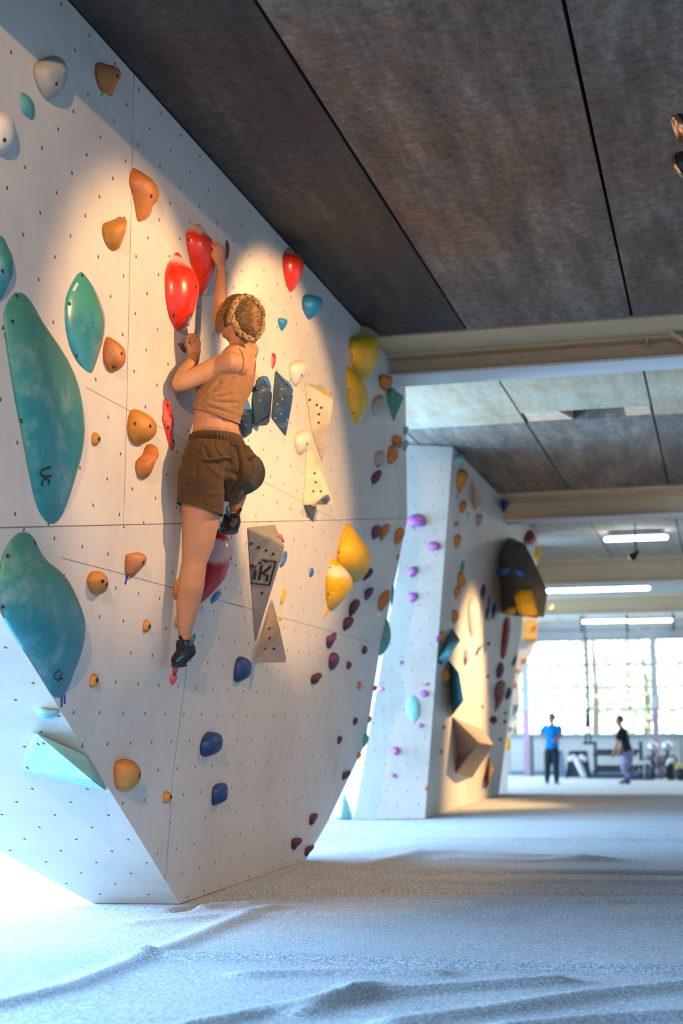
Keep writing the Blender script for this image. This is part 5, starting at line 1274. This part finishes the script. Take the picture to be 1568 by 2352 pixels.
LB = 'person in bright blue t-shirt and dark trousers, hand on hip, by the gym window'
LK = 'person in black t-shirt and patterned leggings leaning forward by the dumbbells'
FACE = {LB: (-.55,-.8,0), LK: (-1,-.15,-.08)}
M_DHAIR = plain('dark_brown_hair', (.05,.032,.02), .6); M_TRAIN = plain('dark_trainers', (.02,.03,.04), .6)
far_person(LB, 37.4, {'pelvis': (1267,1722,0), 'neck': (1268,1664,0), 'head': (1266,1649,-.02), 'shL': (1282,1672,0), 'shR': (1253,1672,0),
    'elR': (1240,1687,.05), 'wrR': (1257,1700,.02), 'elL': (1288,1690,0), 'wrL': (1275,1699,-.18), 'hipL': (1275,1727,0), 'hipR': (1259,1727,0),
    'knL': (1276,1760,-.03), 'knR': (1257,1762,0), 'anL': (1278,1797,0), 'anR': (1256,1797,0), 'toL': (1288,1802,-.16), 'toR': (1255,1802,-.18), 'face': (0,0,0)},
    (M_SKIN, cloth_mat('bright_blue_jersey', (.0,.22,.62)), cloth_mat('dark_teal_sweatpants', (.012,.035,.05)), M_DHAIR, M_TRAIN))
far_person(LK, 37.6, {'pelvis': (1442,1727,0), 'neck': (1426,1672,-.05), 'head': (1421,1655,-.06), 'shL': (1424,1682,-.20), 'shR': (1432,1681,.17),
    'elL': (1417,1708,-.24), 'wrL': (1409,1730,-.26), 'elR': (1428,1706,.22), 'wrR': (1420,1728,.24), 'hipL': (1440,1731,-.1), 'hipR': (1445,1731,.1),
    'knL': (1432,1762,-.12), 'knR': (1440,1764,.1), 'anL': (1441,1796,-.12), 'anR': (1436,1792,.14), 'toL': (1432,1801,-.16), 'toR': (1424,1797,.14), 'face': (0,0,0)},
    (M_SKIN, cloth_mat('black_jersey', (.015,.022,.024)), pat_mat(), M_DHAIR, M_TRAIN), 3)
# ------------------------------------------------------------------ room walls
def wall_with_holes(name, axis, pos, a0, a1, z0, z1, holes, mat, th=.2):
    """wall in plane axis=pos made of boxes around rectangular openings (a from, a to, z from, z to)"""
    bm = bmesh.new()
    def put(a, b, c, d):
        if b-a < 1e-4 or d-c < 1e-4: return
        ctr = ((pos, (a+b)/2, (c+d)/2) if axis == 'x' else ((a+b)/2, pos, (c+d)/2))
        sz = ((th, b-a, d-c) if axis == 'x' else (b-a, th, d-c))
        bx(bm, V(ctr), sz)
    cur = a0
    for (p, q, c, d) in holes:
        put(cur, p, z0, z1); put(p, q, z0, c); put(p, q, d, z1); cur = q
    put(cur, a1, z0, z1)
    return struct(bm_obj(name, bm, mat))
LX = -7.8
LWIN = [(2.0, 7.3, .12, 2.7), (10.5, 15.0, .12, 2.7), (21.5, 31.0, .0, 2.9), (33.0, 43.0, .0, 2.9)]
wall_with_holes('wall_left', 'x', LX, -4, 44.3, -.5, 4.4, LWIN, M_WHITE)
wall_with_holes('wall_right', 'x', 5.1, -4, 44.3, -.5, 4.4, [], M_WHITE)
wall_with_holes('wall_front', 'y', -4.1, -11.2, 5.2, -.5, 4.4, [], M_WHITE)
wall_with_holes('wall_rear', 'y', 44.3, -11.2, 5.2, -.5, 4.4, [(-8.2, 3.6, .66, 3.58)], M_PANEL)
def glass_mat():
    m, nt, b = newmat('window_glass'); nt.nodes.remove(b)
    t = N(nt, 'ShaderNodeBsdfTransparent'); g = N(nt, 'ShaderNodeBsdfGlossy'); g.inputs['Roughness'].default_value = .02
    mx = N(nt, 'ShaderNodeMixShader'); mx.inputs[0].default_value = .06
    t.inputs[0].default_value = (.95,.98,.97,1)
    L(nt, t.outputs[0], mx.inputs[1]); L(nt, g.outputs[0], mx.inputs[2]); L(nt, mx.outputs[0], nt.nodes['Material Output'].inputs[0])
    return m
M_GLASS = glass_mat(); M_MULL = plain('grey_green_window_bars', (.28,.36,.34), .5)
def window(name, axis, pos, a0, a1, z0, z1, va, hz, w=.06):
    bm = bmesh.new()
    def bar(a, b, c, d):
        ctr = ((pos, (a+b)/2, (c+d)/2) if axis == 'x' else ((a+b)/2, pos, (c+d)/2))
        bx(bm, V(ctr), ((.07, b-a, d-c) if axis == 'x' else (b-a, .07, d-c)))
    bar(a0, a1, z0, z0+w); bar(a0, a1, z1-w, z1); bar(a0, a0+w, z0, z1); bar(a1-w, a1, z0, z1)
    for a in va: bar(a-w/2, a+w/2, z0, z1)
    for z in hz: bar(a0, a1, z-w/2, z+w/2)
    f = bm_obj(name, bm, M_MULL); struct(f)
    if axis == 'y': g = mesh_obj('glass_pane', [(a0,pos,z0),(a1,pos,z0),(a1,pos,z1),(a0,pos,z1)], [(0,1,2,3)], M_GLASS, f)
    else: g = mesh_obj('glass_pane', [(pos,a0,z0),(pos,a1,z0),(pos,a1,z1),(pos,a0,z1)], [(0,1,2,3)], M_GLASS, f)
    return f
hz = [onY(1400, y, 44.3).z for y in (1526, 1579, 1630)]
window('window_1', 'y', 44.3, -8.2, 3.6, .66, 3.58, [onY(x, 1550, 44.3).x for x in (1060, 1205, 1350, 1500, 1640)], hz)
for i, (a, b, c, d) in enumerate(LWIN):
    window('window_%d' % (i+2), 'x', LX, a, b, c, d, [lerp(a, b, t) for t in (.25,.5,.75)], [2.0])
o = box('trim_1', (-3, 44.15, 3.70), (16, .10, .24), M_GREY); struct(o)
o = box('trim_2', (-3, 44.15, .64), (16, .14, .06), plain('teal_sill', (.20,.38,.40), .5)); struct(o)
o = box('trim_3', (-3, 44.17, -.44), (16, .06, .12), plain('blue_skirting', (.16,.28,.36), .5)); struct(o)
# columns of the gym wall: grey above, mauve below
for px, Y, lab, boxp in ((1507, 43.4, 'window column with an electrical box, grey above and mauve below', True), (1209, 43.2, 'mauve and grey window column near the climbing blocks', False)):
    c = onY(px, 1700, Y); root = empty('steel_column', (c.x, Y, -.5)); tag(root, lab, 'column', 'columns along the gym window')
    zs = onY(px, 1633, Y).z
    child(box('mauve_base', (c.x, Y, (zs-.5)/2), (.17, .17, zs+.5), M_PINK), root)
    child(box('grey_shaft', (c.x, Y, (zs+4.05)/2), (.17, .17, 4.05-zs), M_GREY), root)
    if boxp: child(box('electrical_box', (c.x+.03, Y-.14, onY(px, 1612, Y).z), (.24, .10, .36), M_PANEL, bevel=.01), root)
for px, w, mt, lab in ((1171, .06, M_MULL, 'slim teal-grey pole left of the mauve window column'), (1222, .10, plain('dark_green_post', (.08,.13,.13), .6), 'dark green post right of the mauve window column'), (1566, .07, M_MULL, 'slim teal-grey pole at the right edge of the photo')):
    c = onY(px, 1750, 43.0); o = box('steel_post', (c.x, 43.0, .1), (w, w, 1.2 if w > .08 else 1.15), mt); tag(o, lab, 'post')
    o.location.z += .0
# fluorescent tubes
M_TUBE = plain('lit_fluorescent_tube', (.9,.95,.9), .5, emit=((1,.97,.86), 22))
for (xa, xb, y, Y, lab) in ((1392, 1528, 1232, 23.6, 'lit fluorescent tube just past the second roof beam'), (1256, 1488, 1353, 31.0, 'long lit fluorescent tube beyond the third roof beam'), (1338, 1437, 1428, 41.0, 'far lit fluorescent tube, left of two by the window'), (1441, 1541, 1427, 41.0, 'far lit fluorescent tube, right of two by the window')):
    a = onY(xa, y, Y); b = onY(xb, y-2, Y); zt = min(a.z, b.z, 3.95); a.z = b.z = zt; m = (a+b)/2
    root = empty('fluorescent_light', m); tag(root, lab, 'ceiling light', 'fluorescent lights')
    child(box('housing', m + V((0,0,.06)), ((b-a).length-.03, .16, .05), M_WHITE), root)
    bm = bmesh.new(); tube(bm, [a, b], .036, 12); child(bm_obj('tube', bm, M_TUBE, None, True), root)
    for q in (a.lerp(b, .12), a.lerp(b, .88)):
        child(box('hanger', V((q.x, Y, (zt+4.09)/2+.04)), (.02, .02, 4.09-zt-.08), M_GREY), root)
# suspension bars and straps below the clerestory
for px, lab in ((1334, 'left green drop rod hanging by the clerestory'), (1439, 'middle green drop rod hanging by the clerestory'), (1545, 'right green drop rod hanging by the clerestory')):
    t = onY(px, 1405, 38.0); o = box('hanging_rod', (t.x, 38.0, 3.72), (.055, .055, .72), plain('dark_green_rod', (.05,.16,.12), .6)); tag(o, lab, 'drop rod', 'drop rods')
M_STRAP = plain('black_webbing', (.02,.03,.035), .8); M_YSTRAP = plain('olive_webbing', (.25,.27,.08), .8)
for px, yb, Y, grips, lab in ((1343, 1712, 40.0, True, 'black suspension trainer straps with handles between the two people'), (1440, 1640, 40.0, False, 'olive strap hanging above the person in black')):
    t = onY(px, 1470, Y); b = onY(px, yb, Y); root = empty('hanging_strap', V((t.x, Y, b.z))); tag(root, lab, 'straps')
    bm = bmesh.new(); tube(bm, [V((t.x, Y, 4.06)), V((t.x, Y, 1.7)), V((t.x, Y, b.z+.5))], .022, 6); child(bm_obj('webbing', bm, M_YSTRAP if not grips else M_STRAP, None, True), root)
    for s in ((-1, 1) if grips else (0,)):
        bm = bmesh.new(); tube(bm, [V((t.x, Y, b.z+.95)), V((t.x+.05*s, Y, b.z+.5)), V((t.x+.06*s, Y, b.z+.1))], .028 if grips else .02, 6); child(bm_obj('strap_leg', bm, M_STRAP, None, True), root)
        if grips:
            bm = bmesh.new(); tube(bm, [V((t.x+.06*s-.06, Y, b.z+.06)), V((t.x+.06*s+.06, Y, b.z+.06))], .035, 8); child(bm_obj('handle', bm, M_STRAP, None, True), root)
# ------------------------------------------------------------------ gym equipment on the lower floor
GZ = -.5
M_BLK = plain('black_rubber', (.02,.025,.03), .6); M_NAVY = plain('navy_frame_steel', (.03,.07,.12), .5)
M_PAD = plain('pale_vinyl_pad', (.70,.70,.72), .5); M_CHROME = plain('satin_chrome', (.6,.62,.65), .3, .8)
def prism(name, pts, Y0, Y1, mat):
    n = len(pts); v = [V((p.x, Y0, p.z)) for p in pts] + [V((p.x, Y1, p.z)) for p in pts]
    return mesh_obj(name, v, [tuple(range(n)), tuple(range(2*n-1, n-1, -1))] + [(i, n+i, n+(i+1)%n, (i+1)%n) for i in range(n)], mat)
Yg = 41.5
def gp(x, y, Y=Yg): return onY(x, y, Y)
# leaning board
pts = [gp(1283,1724), gp(1291,1724), gp(1299,1785), gp(1280,1785)]
tag(prism('leaning_mat', pts, Yg, Yg+.12, plain('slate_blue_mat', (.14,.20,.30), .7)), 'slate blue exercise mat leaning behind the person in blue', 'exercise mat')
root = empty('leg_machine', gp(1325,1786)); tag(root, 'dark exercise machine with white rollers right of the person in blue', 'exercise machine')
child(prism('back_board', [gp(1310,1728), gp(1346,1728), gp(1354,1786), gp(1300,1786)], Yg+.3, Yg+.4, M_NAVY), root)
bm = bmesh.new()
for a, b in (((1309,1728),(1301,1787)), ((1346,1728),(1353,1787)), ((1309,1727),(1346,1727))): tube(bm, [gp(*a), gp(*b)], .035, 8)
child(bm_obj('frame', bm, M_BLK, None, True), root)
for a, b, r in (((1309,1744),(1317,1738),.07), ((1335,1738),(1344,1744),.07), ((1323,1744),(1340,1780),.09)):
    bm = bmesh.new(); tube(bm, [gp(*a, Yg-.1), gp(*b, Yg-.1)], r, 12); child(bm_obj('roller_pad', bm, M_PAD, None, True), root)
# dumbbell rack
root = empty('dumbbell_rack', gp(1412,1786)); tag(root, 'two-tier dumbbell rack under the gym window', 'dumbbell rack')
for x in (1366, 1471):
    child(box('post', V((gp(x,1750).x, Yg+.25, .02)), (.09, .12, 1.0), M_NAVY), root)
shelf_z = [gp(1400,1731).z, gp(1400,1768).z]
for z in shelf_z: child(box('shelf', V((gp(1412,1750).x, Yg+.15, z-.03)), (1.2, .42, .06), M_BLK), root)
child(box('base_plinth', V((gp(1412,1780).x, Yg+.15, -.44)), (1.36, .45, .12), M_NAVY), root)
def dumbbell(loc):
    r = empty('dumbbell', loc)
    bm = bmesh.new(); tube(bm, [loc+V((0,-.13,0)), loc+V((0,.13,0))], .017, 8); child(bm_obj('bar', bm, M_CHROME, None, True), r)
    for s in (-1, 1):
        bm = bmesh.new(); tube(bm, [loc+V((0,s*.10,0)), loc+V((0,s*.17,0))], .065, 14); child(bm_obj('weight_head', bm, M_BLK, None, True), r)
    return r
for tier, z in (('upper', shelf_z[0]), ('lower', shelf_z[1])):
    for i in range(9):
        x = lerp(gp(1376,1750).x, gp(1461,1750).x, i/8)
        d = dumbbell(V((x, Yg+.12, z+.066)))
        tag(d, 'black dumbbell in the row on the rack\'s %s shelf' % tier, 'dumbbell', 'dumbbells on the %s rack shelf' % tier)
# bench
root = empty('weight_bench', gp(1462,1790, 40.2)); tag(root, 'flat weight bench with pale pad behind the person in black', 'bench')
child(box('pad', V((gp(1467,1752,40.2).x, 40.2, gp(1467,1752,40.2).z)), (.62, .3, .09), M_PAD, bevel=.02), root)
for dx in (-.2, .2): child(box('leg', V((gp(1467,1752,40.2).x+dx, 40.2, -.27)), (.06, .3, .44), M_NAVY), root)
child(box('foot_bar', V((gp(1470,1788,40.2).x, 40.2, -.46)), (.75, .12, .06), M_NAVY), root)
# weight trees
for px, lab in ((1502, 'weight plate tree left of the right-hand window column'), (1535, 'weight plate tree right of the right-hand window column')):
    c = gp(px, 1786, Yg if px < 1510 else Yg+.9); c.z = GZ; root = empty('weight_tree', c); tag(root, lab, 'weight rack', 'weight plate trees')
    child(box('post', c+V((0,0,.5)), (.08, .08, 1.0), M_NAVY), root); child(box('foot', c+V((0,0,.03)), (.5, .5, .06), M_NAVY), root)
    for i, (dx, z, r) in enumerate(((-.16,.18,.17), (.16,.18,.17), (-.13,.50,.15), (.13,.50,.15), (0,.86,.15))):
        bm = bmesh.new(); tube(bm, [c+V((dx,-.16,z)), c+V((dx,-.09,z))], r, 20); child(bm_obj('weight_plate', bm, plain('grey_iron_plate', (.20,.19,.22), .5, .3) if i < 4 else M_CHROME, None, True), root)
c = gp(1541,1788,40.5); c.z = GZ; root = empty('exercise_bike', c); tag(root, 'small black exercise machine with white rounded top at right', 'exercise machine')
child(box('stem', c+V((0,0,.22)), (.14, .2, .44), M_BLK), root); child(box('foot', c+V((0,0,.025)), (.2, .5, .05), M_BLK), root)
bm = bmesh.new(); tube(bm, [c+V((-.03,0,.44)), c+V((.03,0,.50))], .10, 12); child(bm_obj('white_cover', bm, M_PAD, None, True), root)
c = gp(1563,1790,40.0); c.z = GZ; root = empty('kettlebell', c); tag(root, 'round dark kettlebell with yellow handle at the right edge', 'kettlebell')
bm = bmesh.new(); bmesh.ops.create_uvsphere(bm, u_segments=16, v_segments=10, radius=.17, matrix=Matrix.Translation(c+V((0,0,.16)))); child(bm_obj('bell', bm, M_BLK, None, True), root)
bm = bmesh.new(); tube(bm, catmull([c+V((-.1,0,.28)), c+V((-.08,0,.42)), c+V((.08,0,.42)), c+V((.1,0,.28))], 4), .03, 8); child(bm_obj('handle', bm, T_YEL, None, True), root)
# cross bracing under the roof by the column
for a, b, lab in (((1440,1432),(1500,1462),'left thin diagonal brace by the window head'), ((1541,1432),(1480,1468),'right thin diagonal brace by the window head')):
    bm = bmesh.new(); tube(bm, [onY(*a, 43.0), onY(*b, 43.0)], .03, 6); tag(bm_obj('roof_brace', bm, M_GREY, None, True), lab, 'brace')

# ------------------------------------------------------------------ outdoors behind the gym window
o = mesh_obj('ground_outside', [(-40,44.6,-.7),(40,44.6,-.7),(40,90,-.7),(-40,90,-.7)], [(0,1,2,3)], plain('pale_gravel', (.5,.5,.44), .9)); struct(o)
def leaf_mat():
    m, nt, b = newmat('pale_leaves'); v = coords(nt)
    L(nt, ramp(nt, noise_n(nt, v, 1.5), [(.3, (.40,.45,.28)), (.7, (.66,.68,.50))]), b.inputs['Base Color'])
    b.inputs['Roughness'].default_value = .6; b.inputs['Transmission Weight'].default_value = .0
    return m
M_LEAF = leaf_mat(); M_BARK = plain('bark', (.22,.18,.14), .9)
rng = random.Random(3)
for i, (x, y, h, r, lab) in enumerate(((-7.5, 54, 5.2, 2.0, 'tree outside the gym window, farthest left'), (-4.9, 59, 6.0, 2.0, 'tree outside the gym window behind the person in blue'), (-2.6, 53, 4.6, 1.7, 'tree outside the gym window behind the straps'), (.6, 63, 6.2, 2.2, 'tree outside the gym window, farthest right'))):
    root = empty('tree', (x, y, -.7)); tag(root, lab, 'tree', 'trees outside the gym window')
    bm = bmesh.new(); tube(bm, [V((x,y,-.7)), V((x+.1,y,h*.4)), V((x,y,h*.8))], [.16,.12,.05], 8); child(bm_obj('trunk', bm, M_BARK, None, True), root)
    verts, faces = [], []
    for k in range(420):
        while True:
            d = V((rng.uniform(-1,1), rng.uniform(-1,1), rng.uniform(-1,1)))
            if .25 < d.length < 1: break
        c = V((x,y,h*.55-.2)) + V((d.x*r, d.y*r, d.z*h*.5)); q = rng.uniform(.10,.22)
        u = V((rng.uniform(-1,1), rng.uniform(-1,1), rng.uniform(-1,1))).normalized(); w = u.orthogonal().normalized()
        n = len(verts); verts += [c-u*q, c+w*q*.55, c+u*q, c-w*q*.55]; faces.append((n,n+1,n+2,n+3))
    child(mesh_obj('foliage', verts, faces, M_LEAF), root)

# ------------------------------------------------------------------ lamps
M_COPPER = plain('polished_copper', (.86,.50,.30), .16, 1, .03)
M_LAMPB = plain('black_lamp_body', (.02,.02,.022), .35)
M_LENS = plain('lit_lamp_lens', (1,.8,.55), .4, emit=((1,.68,.36), 140))
WARM = (1.0, .57, .24)
def lathe(bm, c, ax, prof, n=28):
    s, w = frame_of(ax); rings = [[c+ax*d+(s*math.cos(t)+w*math.sin(t))*r for t in [2*math.pi*i/n for i in range(n)]] for d, r in prof]
    loft(bm, rings, cap=False)
def spot_lamp(pos, aim, label, watts, size, blend, rad=.04, scale=1.0, col=WARM):
    pos = V(pos); ax = (V(aim)-pos).normalized(); k = scale
    root = empty('spotlight', pos); tag(root, label, 'spotlight', 'copper spotlights above the climbing blocks')
    bm = bmesh.new(); lathe(bm, pos, ax, [(-.13*k,.001),(-.13*k,.03*k),(-.05*k,.036*k),(-.03*k,.05*k),(.0,.064*k),(.02*k,.069*k),(.02*k,.066*k)]); child(bm_obj('housing', bm, M_LAMPB, None, True), root)
    bm = bmesh.new(); lathe(bm, pos, ax, [(.02*k,.070*k),(.034*k,.071*k),(.040*k,.066*k),(.034*k,.059*k),(.026*k,.058*k),(.028*k,.052*k),(.0,.040*k),(-.03*k,.02*k)]); child(bm_obj('copper_reflector', bm, M_COPPER, None, True), root)
    bm = bmesh.new(); lathe(bm, pos, ax, [(-.02*k,.026*k),(-.008*k,.018*k),(-.003*k,.001)]); child(bm_obj('lit_lens', bm, M_LENS, None, True), root)
    up = V((pos.x, pos.y, 4.02))
    bm = bmesh.new(); tube(bm, [pos-ax*.08*k, V((pos.x, pos.y, pos.z+.09)) - ax*.08*k, up-ax*.08*k], .012, 8, roundcap=False); child(bm_obj('bracket', bm, M_LAMPB, None, True), root)
    ld = bpy.data.lights.new('spot_beam', 'SPOT'); ld.energy = watts; ld.color = col; ld.spot_size = math.radians(size); ld.spot_blend = blend; ld.shadow_soft_size = rad
    lo = bpy.data.objects.new('spot_beam', ld); COL.objects.link(lo); lo.location = pos+ax*.06*k
    lo.rotation_euler = (-ax).to_track_quat('Z', 'Y').to_euler(); child(lo, root)
    return root
SP1 = onY(1573, 290, 6.55); SP2 = onY(1578, 374, 6.75)
spot_lamp(SP1, PU.at(330, 860), 'upper copper spotlight at the right edge of the photo', 385, 46, .55)
spot_lamp(SP2, PU.at(640, 980), 'lower copper spotlight at the right edge of the photo', 720, 44, .35)
spot_lamp((-.25, -1.6, 3.50), (-2.6, 5.6, 2.35), 'copper spotlight behind the camera, lighting the left holds', 1600, 34, .35)
spot_lamp((.05, 9.4, 3.70), (-2.76, 8.9, .95), 'added unseen spotlight at right, warm fill over the lower wall', 170, 75, 1.0)  # unseen lamp, added as warm fill for the lower wall
spot_lamp((.45, 17.4, 3.72), (-3.0, 17.5, .95), 'copper spotlight over the second climbing block', 2500, 46, .8)
spot_lamp((-1.2, 22.6, 3.55), (-3.1, 25.2, 2.2), 'copper spotlight over the third climbing block', 420, 60, .6)

# daylight through the left windows and the back window
def area(name, loc, rot, sx, sy, watts, col):
    ld = bpy.data.lights.new(name, 'AREA'); ld.shape = 'RECTANGLE'; ld.size = sx; ld.size_y = sy; ld.energy = watts; ld.color = col
    lo = bpy.data.objects.new(name, ld); COL.objects.link(lo); lo.location = loc; lo.rotation_euler = rot; return lo
for i, (a, b, c, d) in enumerate(LWIN):
    area('window_daylight', (LX+.14, (a+b)/2, (c+d)/2), (0, math.radians(-90), 0), d-c, b-a, DAY_R*math.pi*(d-c)*(b-a)*(1.85 if a < 10 else 1.35 if a < 16 else .19), DAY_COL)
w = bpy.data.worlds.new('World'); scene.world = w; w.use_nodes = True
bg = w.node_tree.nodes['Background']; bg.inputs[0].default_value = (.86,.95,1.0,1); bg.inputs[1].default_value = 3.6

# ------------------------------------------------------------------ camera
cd = bpy.data.cameras.new('Camera'); co = bpy.data.objects.new('Camera', cd); COL.objects.link(co)
cd.sensor_fit = 'HORIZONTAL'; cd.sensor_width = 24.0; cd.lens = 24.0*FPX/1568
cd.clip_end = 300; cd.clip_start = .05
m = Matrix((cr, cu, -cf)).transposed().to_4x4(); m.translation = EYE; co.matrix_world = m
cd.dof.use_dof = True; cd.dof.focus_distance = 6.9; cd.dof.aperture_fstop = 2.1
scene.camera = co
scene.view_settings.view_transform = 'Standard'; scene.view_settings.look = 'None'
scene.view_settings.gamma = 1; scene.view_settings.exposure = EXPO
scene.cycles.use_denoising = True
scene.cycles.max_bounces = 7; scene.cycles.diffuse_bounces = 4; scene.cycles.transparent_max_bounces = 12
scene.cycles.sample_clamp_indirect = 6
